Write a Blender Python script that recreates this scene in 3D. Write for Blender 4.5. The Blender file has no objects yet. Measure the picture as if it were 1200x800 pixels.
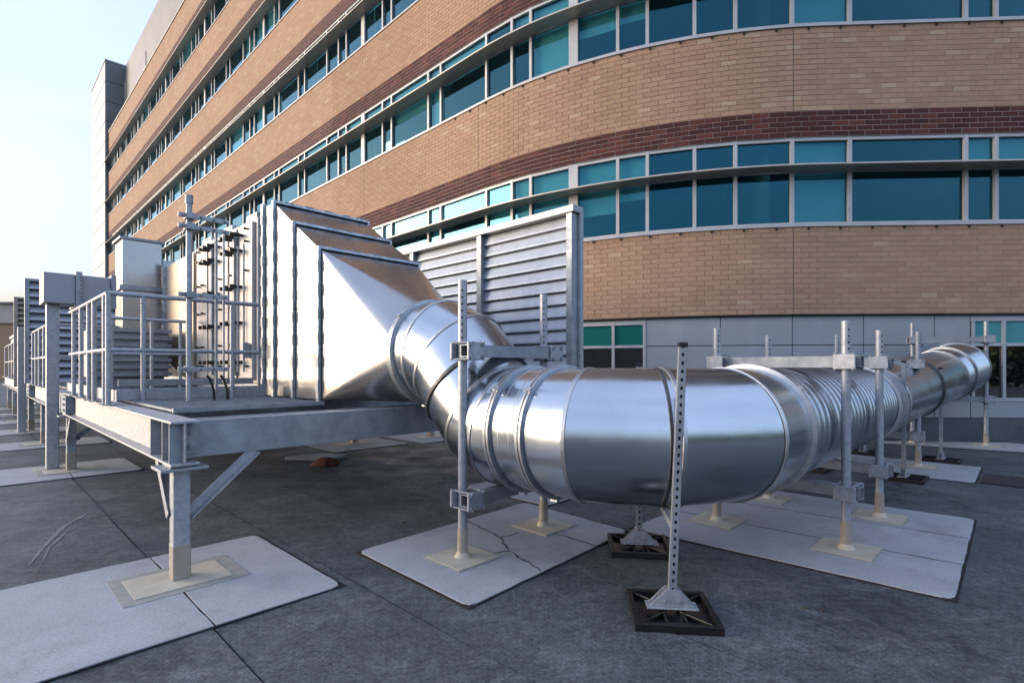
import bpy, math, random
from mathutils import Vector, Matrix
random.seed(7)
S = bpy.context.scene
COL = S.collection
R = math.radians

# ------------------------------------------------------------------ camera, sky, sun, exposure
CAM_H, F, CX, YH = 1.44, 620.0, 600.0, 430.0
cam = bpy.data.cameras.new('camera'); camo = bpy.data.objects.new('camera', cam); COL.objects.link(camo)
camo.location = (0, 0, CAM_H); camo.rotation_euler = (R(90), 0, 0)
cam.sensor_width = 36; cam.lens = 36 * F / 1200; cam.shift_y = (YH - 400) / 1200
cam.clip_start = 0.05; cam.clip_end = 2000
S.camera = camo

VEIL = (2.10, 2.45, 3.55)
SUN_EL, SUN_AZ = 4.2, -88.0          # azimuth measured from +Y, clockwise seen from above
w = bpy.data.worlds.new('World'); S.world = w; w.use_nodes = True
wn = w.node_tree.nodes; wl = w.node_tree.links
bg = wn['Background']
sky = wn.new('ShaderNodeTexSky'); sky.sky_type = 'NISHITA'; sky.sun_disc = False
sky.sun_elevation = R(SUN_EL); sky.sun_rotation = R(SUN_AZ)
sky.altitude = 0; sky.air_density = 1.0; sky.dust_density = 4.5; sky.ozone_density = 2.2
# thin high cloud veil over the whole sky
tc = wn.new('ShaderNodeTexCoord'); mp = wn.new('ShaderNodeMapping'); mp.inputs['Scale'].default_value = (1, 1, 2.6)
wl.new(tc.outputs['Generated'], mp.inputs['Vector'])
nz = wn.new('ShaderNodeTexNoise'); nz.inputs['Scale'].default_value = 1.8; nz.inputs['Detail'].default_value = 5; wl.new(mp.outputs[0], nz.inputs['Vector'])
mr = wn.new('ShaderNodeMapRange'); mr.inputs[1].default_value = 0.3; mr.inputs[2].default_value = 0.7; mr.inputs[3].default_value = 0.42; mr.inputs[4].default_value = 0.68
wl.new(nz.outputs['Fac'], mr.inputs[0])
veil = wn.new('ShaderNodeMix'); veil.data_type = 'RGBA'
sx = wn.new('ShaderNodeSeparateXYZ'); wl.new(tc.outputs['Generated'], sx.inputs[0])          # veil thins out towards the horizon
hr = wn.new('ShaderNodeMapRange'); hr.interpolation_type = 'SMOOTHSTEP'; hr.inputs[1].default_value = -0.02; hr.inputs[2].default_value = 0.30; hr.inputs[3].default_value = 0.25; hr.inputs[4].default_value = 1.0
wl.new(sx.outputs[2], hr.inputs[0])
mm = wn.new('ShaderNodeMath'); mm.operation = 'MULTIPLY'; wl.new(mr.outputs[0], mm.inputs[0]); wl.new(hr.outputs[0], mm.inputs[1]); wl.new(mm.outputs[0], veil.inputs[0])
wl.new(sky.outputs[0], veil.inputs[6]); veil.inputs[7].default_value = (VEIL[0], VEIL[1], VEIL[2], 1)
wl.new(veil.outputs[2], bg.inputs['Color']); bg.inputs['Strength'].default_value = 0.15
sun = bpy.data.lights.new('sun', 'SUN'); suno = bpy.data.objects.new('sun', sun); COL.objects.link(suno)
sun.energy = 1.25; sun.angle = R(35); sun.color = (1.0, 0.86, 0.70)
sd = Vector((math.sin(R(SUN_AZ)) * math.cos(R(SUN_EL + 3)), math.cos(R(SUN_AZ)) * math.cos(R(SUN_EL + 3)), math.sin(R(SUN_EL + 3))))
suno.rotation_euler = (-sd).to_track_quat('-Z', 'Y').to_euler()
S.view_settings.view_transform = 'Standard'; S.view_settings.look = 'None'
S.view_settings.gamma = 1; S.view_settings.use_curve_mapping = False
S.view_settings.exposure = 1.85
S.render.engine = 'CYCLES'
S.cycles.caustics_reflective = False; S.cycles.caustics_refractive = False

# ------------------------------------------------------------------ frames of reference
AD = Vector((0.697, 0.717, 0)).normalized()      # across the steel platform
BD = Vector((-AD.y, AD.x, 0))                    # along the platform, parallel to the long facade
C0 = Vector((-2.24, 3.57, 0))                    # first platform column
Z = Vector((0, 0, 1))
def pf(a, b, z=0.0): return C0 + AD * a + BD * b + Z * z

# ------------------------------------------------------------------ materials
def mat(name, base, rough=0.6, metal=0.0, spec=0.5):
    m = bpy.data.materials.new(name); m.use_nodes = True
    p = m.node_tree.nodes['Principled BSDF']
    p.inputs['Base Color'].default_value = (*base, 1); p.inputs['Roughness'].default_value = rough
    p.inputs['Metallic'].default_value = metal; p.inputs['Specular IOR Level'].default_value = spec
    return m, m.node_tree.nodes, m.node_tree.links, p
def node(ns, t, **kw):
    n = ns.new(t)
    for k, v in kw.items():
        if k in n.inputs: n.inputs[k].default_value = v
        else: setattr(n, k, v)
    return n
def coords(ns, ls, scale=(1, 1, 1), kind='Object'):
    t = ns.new('ShaderNodeTexCoord'); mp = ns.new('ShaderNodeMapping'); mp.inputs['Scale'].default_value = scale
    ls.new(t.outputs[kind], mp.inputs['Vector']); return mp.outputs[0]
def noise(ns, ls, vec, scale, detail=4, rough=0.6):
    n = node(ns, 'ShaderNodeTexNoise', Scale=scale, Detail=detail, Roughness=rough); ls.new(vec, n.inputs['Vector']); return n.outputs['Fac']
def ramp(ns, ls, fac, stops):
    r = ns.new('ShaderNodeValToRGB'); e = r.color_ramp.elements
    while len(e) < len(stops): e.new(0.5)
    for i, (p, c) in enumerate(stops): e[i].position = p; e[i].color = (*c, 1) if len(c) == 3 else c
    ls.new(fac, r.inputs[0]); return r.outputs[0]
def mixc(ns, ls, fac, c1, c2, blend='MIX'):
    m = ns.new('ShaderNodeMix'); m.data_type = 'RGBA'; m.blend_type = blend
    for sock, v in ((m.inputs[0], fac), (m.inputs[6], c1), (m.inputs[7], c2)):
        if isinstance(v, (int, float)): sock.default_value = v
        elif isinstance(v, tuple): sock.default_value = (*v, 1)
        else: ls.new(v, sock)
    return m.outputs[2]
def fmap(ns, ls, fac, a, b, lo=0.3, hi=0.7):
    m = ns.new('ShaderNodeMapRange'); m.inputs[1].default_value = lo; m.inputs[2].default_value = hi
    m.inputs[3].default_value = a; m.inputs[4].default_value = b; ls.new(fac, m.inputs[0]); return m.outputs[0]
def bump(ns, ls, p, h, strength=0.3, dist=0.01):
    b = node(ns, 'ShaderNodeBump', Strength=strength, Distance=dist); ls.new(h, b.inputs['Height']); ls.new(b.outputs[0], p.inputs['Normal'])
def noisy(name, c1, c2, scale, rough=(0.5, 0.7), metal=0.0, bmp=0.15, bscale=None, bdist=0.004, stretch=(1, 1, 1), spec=0.5):
    m, ns, ls, p = mat(name, c1, rough[0], metal, spec)
    v = coords(ns, ls, stretch)
    n1 = noise(ns, ls, v, scale, 6, 0.65)
    ls.new(ramp(ns, ls, n1, [(0.3, c1), (0.7, c2)]), p.inputs['Base Color'])
    n2 = noise(ns, ls, v, scale * 2.3, 4)
    ls.new(fmap(ns, ls, n2, rough[0], rough[1]), p.inputs['Roughness'])
    if bmp: bump(ns, ls, p, noise(ns, ls, v, bscale or scale * 6, 3), bmp, bdist)
    return m
M = {}
M['duct'] = noisy('duct_galvanized', (0.46, 0.51, 0.56), (0.57, 0.62, 0.66), 1.3, (0.16, 0.27), 1.0, 0.10, 1.7, 0.03)
M['duct_flat'] = noisy('duct_sheet', (0.40, 0.405, 0.41), (0.50, 0.50, 0.50), 0.9, (0.22, 0.32), 1.0, 0.03, 1.2, 0.02)
M['sky_warmed_sheet'] = noisy('sky_warmed_sheet', (0.50, 0.43, 0.34), (0.60, 0.52, 0.42), 0.9, (0.3, 0.4), 0.6, 0.02, 1.2, 0.02)  # bare sheet metal; the warm sky it mirrors is tinted into the base colour
M['spiral'] = noisy('spiral_galvanized', (0.38, 0.43, 0.48), (0.50, 0.54, 0.58), 2.0, (0.24, 0.34), 1.0, 0.04, 9, 0.004)
M['seam'] = noisy('seam_galvanized', (0.46, 0.48, 0.50), (0.62, 0.63, 0.64), 14, (0.30, 0.45), 1.0, 0.1)
M['flange'] = noisy('flange_steel', (0.30, 0.33, 0.36), (0.50, 0.52, 0.55), 18, (0.38, 0.55), 0.9, 0.15)
M['clip'] = noisy('flange_clip_steel', (0.22, 0.28, 0.33), (0.62, 0.66, 0.70), 9, (0.35, 0.5), 0.8, 0.1, None, 0.004, (1, 1, 2))
M['gasket'] = noisy('black_gasket', (0.012, 0.013, 0.015), (0.03, 0.03, 0.032), 12, (0.5, 0.7), 0.0)
M['band'] = noisy('joint_band_dark', (0.06, 0.065, 0.07), (0.12, 0.125, 0.13), 12, (0.4, 0.6), 0.6)
M['galv'] = noisy('galvanized_steel', (0.24, 0.27, 0.30), (0.39, 0.42, 0.45), 7, (0.42, 0.62), 0.55, 0.12, 30)
M['galv_light'] = noisy('galvanized_light', (0.29, 0.315, 0.345), (0.48, 0.505, 0.535), 25, (0.40, 0.6), 0.5, 0.15, 60)
M['galv_dark'] = noisy('galvanized_weathered', (0.20, 0.23, 0.26), (0.38, 0.41, 0.44), 9, (0.5, 0.7), 0.4, 0.12, 30)
M['tan_paint'] = noisy('tan_coating', (0.30, 0.26, 0.21), (0.38, 0.335, 0.275), 12, (0.5, 0.7), 0, 0.15, 50)
M['flashing'] = noisy('flashing_patch', (0.42, 0.39, 0.30), (0.55, 0.51, 0.41), 6, (0.6, 0.8), 0, 0.2, 40)
M['flashing_edge'] = noisy('flashing_edge', (0.24, 0.25, 0.22), (0.36, 0.36, 0.32), 9, (0.6, 0.8), 0, 0.2, 40)
M['black'] = noisy('black_plastic', (0.004, 0.004, 0.005), (0.012, 0.012, 0.013), 15, (0.3, 0.5), 0)
M['rubber_tray'] = noisy('rubber_tray', (0.004, 0.005, 0.006), (0.014, 0.018, 0.022), 8, (0.18, 0.35), 0)
M['alu'] = noisy('window_frame_aluminium', (0.42, 0.43, 0.44), (0.50, 0.51, 0.52), 3, (0.4, 0.55), 0.2, 0)
M['fin'] = noisy('sunshade_aluminium', (0.44, 0.42, 0.37), (0.50, 0.48, 0.43), 2, (0.4, 0.55), 0.3, 0)
M['panel_grey'] = noisy('grey_metal_panel', (0.31, 0.345, 0.37), (0.37, 0.405, 0.43), 1.5, (0.4, 0.55), 0.1, 0.04, 4, 0.01)
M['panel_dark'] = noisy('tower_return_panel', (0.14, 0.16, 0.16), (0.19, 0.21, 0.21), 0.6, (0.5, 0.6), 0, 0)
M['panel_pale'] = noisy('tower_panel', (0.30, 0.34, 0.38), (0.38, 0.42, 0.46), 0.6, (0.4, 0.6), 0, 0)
M['penthouse'] = noisy('penthouse_panel', (0.18, 0.18, 0.17), (0.23, 0.23, 0.22), 0.3, (0.5, 0.6), 0, 0)
M['pent_louver'] = noisy('penthouse_louver', (0.16, 0.16, 0.20), (0.22, 0.22, 0.26), 0.5, (0.5, 0.6), 0, 0)
M['base'] = noisy('wall_base_flashing', (0.05, 0.065, 0.08), (0.11, 0.13, 0.15), 1.6, (0.45, 0.7), 0, 0.2, 12)
M['white_box'] = noisy('white_housing', (0.44, 0.42, 0.40), (0.55, 0.53, 0.51), 2.0, (0.3, 0.5), 0.15, 0.03)
M['grey_box'] = noisy('grey_housing', (0.30, 0.32, 0.35), (0.38, 0.40, 0.43), 1.2, (0.4, 0.6), 0.2, 0.03)
M['louver'] = noisy('louver_aluminium', (0.38, 0.42, 0.47), (0.50, 0.54, 0.59), 5, (0.35, 0.5), 0.35, 0.05, None, 0.004, (1, 1, 0.3))
M['louver_warm_light'] = noisy('louver_warm_light', (0.30, 0.27, 0.24), (0.38, 0.35, 0.31), 3, (0.5, 0.6), 0.1, 0)  # tan here is warm light put into the louver's colour
M['joint'] = mat('dark_joint', (0.012, 0.012, 0.013), 0.85)[0]
M['joint2'] = mat('sealant_joint', (0.16, 0.12, 0.09), 0.8)[0]
M['coping'] = noisy('parapet_coping', (0.25, 0.24, 0.22), (0.32, 0.31, 0.29), 1, (0.4, 0.6), 0.3, 0)
M['red'] = noisy('red_cloth', (0.06, 0.010, 0.008), (0.11, 0.022, 0.014), 9, (0.7, 0.9))
M['chip'] = noisy('brown_chip', (0.05, 0.035, 0.02), (0.09, 0.06, 0.035), 30, (0.7, 0.9))
M['scrap'] = noisy('pale_scrap', (0.25, 0.26, 0.28), (0.36, 0.37, 0.39), 7, (0.6, 0.8))
M['far_wall'] = noisy('far_brick', (0.30, 0.20, 0.12), (0.36, 0.25, 0.16), 0.3, (0.7, 0.8), 0, 0)
M['far_roof'] = noisy('far_cornice', (0.42, 0.38, 0.35), (0.5, 0.46, 0.43), 0.3, (0.7, 0.8), 0, 0)
M['bark'] = noisy('bark', (0.05, 0.035, 0.025), (0.09, 0.07, 0.05), 6, (0.8, 0.9))
M['terrain'] = noisy('lower_ground', (0.05, 0.07, 0.03), (0.10, 0.10, 0.06), 0.1, (0.8, 0.95))

def glass(name, base, rough=0.02, spec=0.32, ior=1.52):
    m, ns, ls, p = mat(name, base, rough, 0, spec)
    p.inputs['IOR'].default_value = ior
    v = coords(ns, ls, (1, 1, 1))
    bump(ns, ls, p, noise(ns, ls, v, 1.1, 2), 0.05, 0.02)
    return m
def tinted(name, tint, refl, ior):
    """clear tinted pane: coloured transmission plus a coated mirror reflection"""
    m = bpy.data.materials.new(name); m.use_nodes = True; ns, ls = m.node_tree.nodes, m.node_tree.links
    ns.remove(ns['Principled BSDF']); out = ns['Material Output']
    tr = ns.new('ShaderNodeBsdfTransparent'); tr.inputs[0].default_value = (*tint, 1)
    gl = ns.new('ShaderNodeBsdfGlossy'); gl.inputs['Roughness'].default_value = 0.015
    lw = ns.new('ShaderNodeLayerWeight'); lw.inputs[0].default_value = 0.35; ls.new(mixc(ns, ls, lw.outputs['Facing'], refl, (0.80, 0.95, 1.0)), gl.inputs['Color'])
    l2 = ns.new('ShaderNodeLayerWeight'); l2.inputs[0].default_value = 0.5
    pw = ns.new('ShaderNodeMath'); pw.operation = 'POWER'; pw.inputs[1].default_value = 4.0; ls.new(l2.outputs['Facing'], pw.inputs[0])
    fr = ns.new('ShaderNodeMath'); fr.operation = 'MULTIPLY_ADD'; fr.inputs[1].default_value = 1 - ior; fr.inputs[2].default_value = ior; ls.new(pw.outputs[0], fr.inputs[0])
    v = coords(ns, ls); b = node(ns, 'ShaderNodeBump', Strength=0.06, Distance=0.03); ls.new(noise(ns, ls, v, 0.9, 2), b.inputs['Height']); ls.new(b.outputs[0], gl.inputs['Normal'])
    mx = ns.new('ShaderNodeMixShader'); ls.new(fr.outputs[0], mx.inputs[0]); ls.new(tr.outputs[0], mx.inputs[1]); ls.new(gl.outputs[0], mx.inputs[2]); ls.new(mx.outputs[0], out.inputs[0])
    return m
M['glass'] = tinted('teal_coated_glass', (0.52, 0.75, 0.78), (0.18, 0.76, 1.0), 0.062)
M['blind'] = noisy('roller_blind', (0.62, 0.66, 0.64), (0.74, 0.78, 0.75), 1.5, (0.8, 0.9), 0, 0)
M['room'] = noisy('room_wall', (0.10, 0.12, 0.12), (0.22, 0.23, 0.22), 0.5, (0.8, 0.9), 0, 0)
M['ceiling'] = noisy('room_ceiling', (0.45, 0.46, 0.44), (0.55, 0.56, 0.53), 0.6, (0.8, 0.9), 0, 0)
M['glass_light'] = glass('glass_light_teal', (0.10, 0.34, 0.36))
M['glass_black'] = glass('glass_black', (0.004, 0.008, 0.008), .01, .5, 2.4)
M['glass_green'] = glass('glass_green_blind', (0.01, 0.14, 0.13))

# brick: individual bricks carry a 'tone' attribute, plain wall uses the same layout as a texture
def brick_mat(name, cols, mortar, tex, msz=0.006):
    m, ns, ls, p = mat(name, cols[0], 0.85, 0, 0.3)
    if tex:
        uv = ns.new('ShaderNodeUVMap')
        b = node(ns, 'ShaderNodeTexBrick', Scale=1.0); b.offset = 0.5
        b.inputs['Brick Width'].default_value = 0.305; b.inputs['Row Height'].default_value = 0.1018
        b.inputs['Mortar Size'].default_value = msz; b.inputs['Mortar Smooth'].default_value = 0.1
        b.inputs['Color1'].default_value = (0, 0, 0, 1); b.inputs['Color2'].default_value = (1, 1, 1, 1); b.inputs['Bias'].default_value = 0
        ls.new(uv.outputs[0], b.inputs['Vector'])
        tone = b.outputs['Color']
    else:
        at = ns.new('ShaderNodeAttribute'); at.attribute_name = 'tone'; tone = at.outputs['Fac']
    c = ramp(ns, ls, tone, cols[1])
    v = coords(ns, ls)
    g = noise(ns, ls, v, 35, 4)
    c = mixc(ns, ls, 0.35, c, ramp(ns, ls, g, [(0.3, (0.35, 0.35, 0.35)), (0.7, (0.65, 0.65, 0.65))]), 'OVERLAY')
    big = noise(ns, ls, v, 0.35, 3)
    c = mixc(ns, ls, 0.25, c, ramp(ns, ls, big, [(0.35, (0.38, 0.38, 0.38)), (0.65, (0.6, 0.6, 0.6))]), 'OVERLAY')
    if tex:
        c = mixc(ns, ls, b.outputs['Fac'], c, mortar)
        bump(ns, ls, p, b.outputs['Fac'], 0.5, -0.004)
    else:
        bump(ns, ls, p, noise(ns, ls, v, 90, 3), 0.3, 0.003)
    ls.new(c, p.inputs['Base Color'])
    return m
TAN = ((0.40, 0.25, 0.16), [(0.0, (0.375, 0.232, 0.150)), (0.45, (0.420, 0.268, 0.176)), (0.86, (0.440, 0.286, 0.190)), (0.95, (0.475, 0.340, 0.225))])
RED = ((0.10, 0.035, 0.03), [(0.0, (0.060, 0.021, 0.019)), (0.5, (0.085, 0.027, 0.023)), (1.0, (0.135, 0.045, 0.034))])
M['tan_wall'] = brick_mat('tan_brick_wall', TAN, (0.37, 0.285, 0.225), True, 0.006)
M['red_wall'] = brick_mat('red_brick_wall', RED, (0.33, 0.265, 0.25), True, 0.0075)
M['tan_brick'] = brick_mat('tan_brick', TAN, None, False)
M['red_brick'] = brick_mat('red_brick', RED, None, False)
M['tan_mortar'] = noisy('tan_mortar', (0.27, 0.245, 0.23), (0.34, 0.31, 0.29), 20, (0.85, 0.95))
M['red_mortar'] = noisy('red_mortar', (0.32, 0.26, 0.24), (0.42, 0.36, 0.33), 20, (0.85, 0.95))

# roof membrane
def membrane():
    m, ns, ls, p = mat('roof_membrane', (0.06, 0.065, 0.07), 0.7, 0, 0.4)
    v = coords(ns, ls)
    c = ramp(ns, ls, noise(ns, ls, v, 1.1, 8, 0.7), [(0.30, (0.046, 0.056, 0.060)), (0.50, (0.068, 0.081, 0.086)), (0.70, (0.116, 0.131, 0.136))])
    oi = ns.new('ShaderNodeObjectInfo')
    c = mixc(ns, ls, 0.5, c, ramp(ns, ls, oi.outputs['Random'], [(0, (0.40, 0.40, 0.40)), (1, (0.58, 0.58, 0.58))]), 'OVERLAY')
    # dark damp blotches and pale scuffs with shapes of their own
    d = noise(ns, ls, v, 0.55, 6, 0.75)
    c = mixc(ns, ls, ramp(ns, ls, d, [(0.32, (.9, .9, .9)), (0.42, (0, 0, 0))]), c, (0.024, 0.027, 0.029))
    sc = noise(ns, ls, coords(ns, ls, (0.6, 2.4, 1)), 1.7, 8, 0.8)
    c = mixc(ns, ls, ramp(ns, ls, sc, [(0.54, (0, 0, 0)), (0.76, (0.6, 0.6, 0.6))]), c, (0.20, 0.215, 0.23))
    g2 = noise(ns, ls, v, 14, 6, 0.85)
    c = mixc(ns, ls, 0.6, c, ramp(ns, ls, g2, [(0.36, (0.16, 0.16, 0.16)), (0.64, (0.84, 0.84, 0.84))]), 'OVERLAY')
    td = noise(ns, ls, v, 0.8, 3, 0.5)            # tide marks left by dried puddles
    c = mixc(ns, ls, ramp(ns, ls, td, [(0.535, (0, 0, 0)), (0.548, (0.35, 0.35, 0.35)), (0.556, (0, 0, 0))]), c, (0.17, 0.18, 0.185))
    gr = noise(ns, ls, v, 55, 4, 0.8)
    c = mixc(ns, ls, 0.55, c, ramp(ns, ls, gr, [(0.36, (0.10, 0.10, 0.10)), (0.64, (0.90, 0.90, 0.90))]), 'OVERLAY')
    ls.new(c, p.inputs['Base Color'])
    ls.new(fmap(ns, ls, noise(ns, ls, v, 2.0, 5), 0.42, 0.85), p.inputs['Roughness'])
    bump(ns, ls, p, noise(ns, ls, v, 42, 5, 0.75), 0.5, 0.006)
    return m
M['membrane'] = membrane()
def padmat():
    m, ns, ls, p = mat('pale_roof_pad', (0.45, 0.46, 0.48), 0.75, 0, 0.3)
    v = coords(ns, ls)
    c = ramp(ns, ls, noise(ns, ls, v, 2.2, 7, 0.7), [(0.3, (0.31, 0.33, 0.35)), (0.7, (0.41, 0.43, 0.45))])
    c = mixc(ns, ls, 0.5, c, ramp(ns, ls, noise(ns, ls, v, 70, 4, 0.8), [(0.3, (0.28, 0.28, 0.28)), (0.7, (0.72, 0.72, 0.72))]), 'OVERLAY')
    sp = noise(ns, ls, v, 13, 6, 0.8)
    c = mixc(ns, ls, ramp(ns, ls, sp, [(0.70, (0, 0, 0)), (0.78, (0.6, 0.6, 0.6))]), c, (0.13, 0.13, 0.13))
    dt = noise(ns, ls, v, 1.4, 7, 0.75)
    c = mixc(ns, ls, ramp(ns, ls, dt, [(0.52, (0, 0, 0)), (0.74, (0.55, 0.55, 0.55))]), c, (0.17, 0.17, 0.165))
    ls.new(c, p.inputs['Base Color']); bump(ns, ls, p, noise(ns, ls, v, 60, 4), 0.35, 0.004)
    return m
M['pad'] = padmat()
def leafmat():
    m, ns, ls, p = mat('leaf', (0.06, 0.10, 0.03), 0.6)
    v = coords(ns, ls)
    ls.new(ramp(ns, ls, noise(ns, ls, v, 0.7, 3), [(0.3, (0.04, 0.08, 0.02)), (0.55, (0.09, 0.13, 0.03)), (0.75, (0.22, 0.19, 0.04))]), p.inputs['Base Color'])
    return m
M['leaf'] = leafmat()

# ------------------------------------------------------------------ mesh building
class MB:
    def __init__(s): s.v = []; s.f = []; s.uv = None
    def add(s, vs, fs):
        k = len(s.v); s.v += [Vector(x) for x in vs]; s.f += [tuple(i + k for i in f) for f in fs]; return s
    def box(s, c, ax, h):
        c = Vector(c); x, y, z = [Vector(a) * k for a, k in zip(ax, h)]
        vs = [c + x * i + y * j + z * k for k in (-1, 1) for j in (-1, 1) for i in (-1, 1)]
        return s.add(vs, [(0, 2, 3, 1), (4, 5, 7, 6), (0, 1, 5, 4), (2, 6, 7, 3), (0, 4, 6, 2), (1, 3, 7, 5)])
    def abox(s, a0, a1, b0, b1, z0, z1):          # box in the platform's frame
        return s.box(pf((a0 + a1) / 2, (b0 + b1) / 2, (z0 + z1) / 2), (AD, BD, Z), ((a1 - a0) / 2, (b1 - b0) / 2, (z1 - z0) / 2))
    def bar(s, p0, p1, wd, ht, up=Z):
        p0, p1 = Vector(p0), Vector(p1); d = p1 - p0; L = d.length; d.normalize()
        x = d.cross(up)
        if x.length < 1e-4: x = d.cross(AD)
        x.normalize(); y = x.cross(d)
        return s.box((p0 + p1) / 2, (x, y, d), (wd / 2, ht / 2, L / 2))
    def tube(s, p0, p1, r0, r1=None, n=16, caps=True):
        r1 = r0 if r1 is None else r1
        p0, p1 = Vector(p0), Vector(p1); d = (p1 - p0).normalized()
        x = d.cross(Z) if abs(d.z) < 0.99 else d.cross(AD); x.normalize(); y = d.cross(x)
        vs = []
        for p, r in ((p0, r0), (p1, r1)):
            vs += [p + (x * math.cos(2 * math.pi * i / n) + y * math.sin(2 * math.pi * i / n)) * r for i in range(n)]
        fs = [(i, (i + 1) % n, n + (i + 1) % n, n + i) for i in range(n)]
        if caps: fs += [tuple(range(n - 1, -1, -1)), tuple(range(n, 2 * n))]
        return s.add(vs, fs)
    def prism(s, poly, ext):
        ext = Vector(ext); n = len(poly); poly = [Vector(p) for p in poly]
        return s.add(poly + [p + ext for p in poly], [tuple(range(n - 1, -1, -1)), tuple(range(n, 2 * n))] + [(i, (i + 1) % n, n + (i + 1) % n, n + i) for i in range(n)])
    def rings(s, rr, closed=True):
        n = len(rr[0]); vs = [p for r in rr for p in r]
        return s.add(vs, [(k * n + i, k * n + (i + 1) % n, (k + 1) * n + (i + 1) % n, (k + 1) * n + i) for k in range(len(rr) - 1) for i in range(n if closed else n - 1)])
    def build(s, name, m, parent=None, smooth=False, bevel=0, flip=False):
        org = root_loc(parent)
        me = bpy.data.meshes.new(name); me.from_pydata([v - org for v in s.v], [], s.f); me.validate()
        me.materials.append(M[m] if isinstance(m, str) else m)
        import bmesh
        bm = bmesh.new(); bm.from_mesh(me); bmesh.ops.recalc_face_normals(bm, faces=bm.faces); bm.to_mesh(me); bm.free()
        if smooth:
            for p in me.polygons: p.use_smooth = True
            me.set_sharp_from_angle(angle=R(35))
        o = bpy.data.objects.new(name, me); COL.objects.link(o); o.parent = parent
        if bevel:
            b = o.modifiers.new('bevel', 'BEVEL'); b.width = bevel; b.segments = 2; b.limit_method = 'ANGLE'
        return o
def root_loc(o):
    v = Vector((0, 0, 0))
    while o is not None: v = v + o.location; o = o.parent
    return v
def thing(name, label, cat, loc, group=None):
    o = bpy.data.objects.new(name, None); COL.objects.link(o); o.location = loc; o.empty_display_size = 0.2
    o['label'] = label; o['category'] = cat
    if group: o['group'] = group
    return o
def tag(o, label, cat, group=None):
    o['label'] = label; o['category'] = cat
    if group: o['group'] = group
    return o

# ------------------------------------------------------------------ ground: roof deck with membrane sheets
deck = MB().add([(-120, -22, -0.006), (40, -22, -0.006), (40, 130, -0.006), (-120, 130, -0.006)], [(0, 1, 2, 3)]).build('roof_deck', 'membrane')
deck['kind'] = 'structure'; deck['label'] = 'dark grey granular roof membrane with lapped seams'
terr = MB().add([(-900, -900, -6), (900, -900, -6), (900, 900, -6), (-900, 900, -6)], [(0, 1, 2, 3)]).build('ground', 'terrain'); terr['kind'] = 'structure'
sw = 0.86
gap = MB().add([pf(-7, -12, -0.003), pf(16.5, -12, -0.003), pf(16.5, 30, -0.003), pf(-7, 30, -0.003)], [(0, 1, 2, 3)]).build('lap_gap', 'joint', deck)
for k in range(-8, 19):
    a0 = -0.05 + sw * k; a1 = a0 + sw - 0.011
    mb = MB(); n = 60
    L0 = [pf(a0 + 0.004 * random.uniform(-1, 1), -12 + 42 * i / n, 0.0) for i in range(n + 1)]
    L1 = [pf(a1 + 0.004 * random.uniform(-1, 1), -12 + 42 * i / n, 0.005) for i in range(n + 1)]
    mb.add(L0 + L1, [(i, i + 1, n + 2 + i, n + 1 + i) for i in range(n)])
    mb.build('membrane_sheet', 'membrane', deck)

# pale curved scuffs on the membrane by the platform
M['scuff'] = noisy('scuff', (0.10, 0.108, 0.115), (0.24, 0.25, 0.26), 6, (0.7, 0.9))
def scuff(px, wd):
    pts = [Vector(((x - CX) / (y - YH) * CAM_H, F * CAM_H / (y - YH), 0.0062)) for x, y in px]
    for p, q in zip(pts, pts[1:]): pass
    fine = []
    for i in range(len(pts) - 1):
        a, b = pts[i], pts[i + 1]; fine += [a.lerp(b, k / 6) for k in range(6)]
    fine.append(pts[-1]); n = len(fine); L_, R_ = [], []
    for i, p in enumerate(fine):
        d = (fine[min(i + 1, n - 1)] - fine[max(i - 1, 0)]).normalized(); nn = Vector((-d.y, d.x, 0)); w_ = wd * math.sin(math.pi * (i + .5) / n) * random.uniform(.6, 1.1)
        L_.append(p + nn * w_); R_.append(p - nn * w_)
    MB().add(L_ + R_, [(i, i + 1, n + i + 1, n + i) for i in range(n - 1)]).build('scuff', 'scuff', deck)
scuff([(33, 664), (52, 640), (75, 617), (95, 606), (112, 596)], .022)
scuff([(48, 663), (58, 642), (80, 622), (110, 610), (150, 604), (176, 600)], .012)
scuff([(120, 594), (135, 590), (148, 588)], .008)

# ------------------------------------------------------------------ the brick building
dR = Vector((-0.99875, 0.05)).normalized(); dL = Vector((-0.713, 0.7012)).normalized()
CO = Vector((2.167, 10.68)); RW = 10.5
TH = math.acos(dR.dot(dL)); TT = RW * math.tan(TH / 2); T1 = CO - dR * TT; A0 = math.atan2(dR.y, dR.x)
OW = T1 - Vector((-dR.y, dR.x)) * RW; LARC = RW * TH
def wdir(s):
    t = A0 - min(max(s, 0), LARC) / RW
    return Vector((math.cos(t), math.sin(t)))
def wpt(s, off=0.0, z=0.0):
    d = wdir(s); nrm = Vector((-d.y, d.x))
    if s < 0: p = T1 + dR * s
    else: p = OW + nrm * RW
    if s > LARC: p = p + dL * (s - LARC)
    p = p + nrm * off
    return Vector((p.x, p.y, z))
SR, SL = -10.0, LARC + 53.9
def srange(s0, s1, step=0.5):
    out = [s0]
    lo, hi = max(s0, 0), min(s1, LARC)
    if hi > lo:
        n = max(1, int((hi - lo) / step))
        out += [lo + (hi - lo) * i / n for i in range(n + 1)]
    out.append(s1)
    return [v for i, v in enumerate(out) if i == 0 or v - out[i - 1] > 1e-4]
def wall_solid(mb, s0, s1, z0, z1, o0, o1, step=0.5):
    ss = srange(s0, s1, step)
    rr = [[wpt(s, o0, z0), wpt(s, o1, z0), wpt(s, o1, z1), wpt(s, o0, z1)] for s in ss]
    mb.rings(rr); n = len(mb.v)
    mb.add(rr[0], [(0, 1, 2, 3)]); mb.add(rr[-1], [(3, 2, 1, 0)])
    return mb
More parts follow.
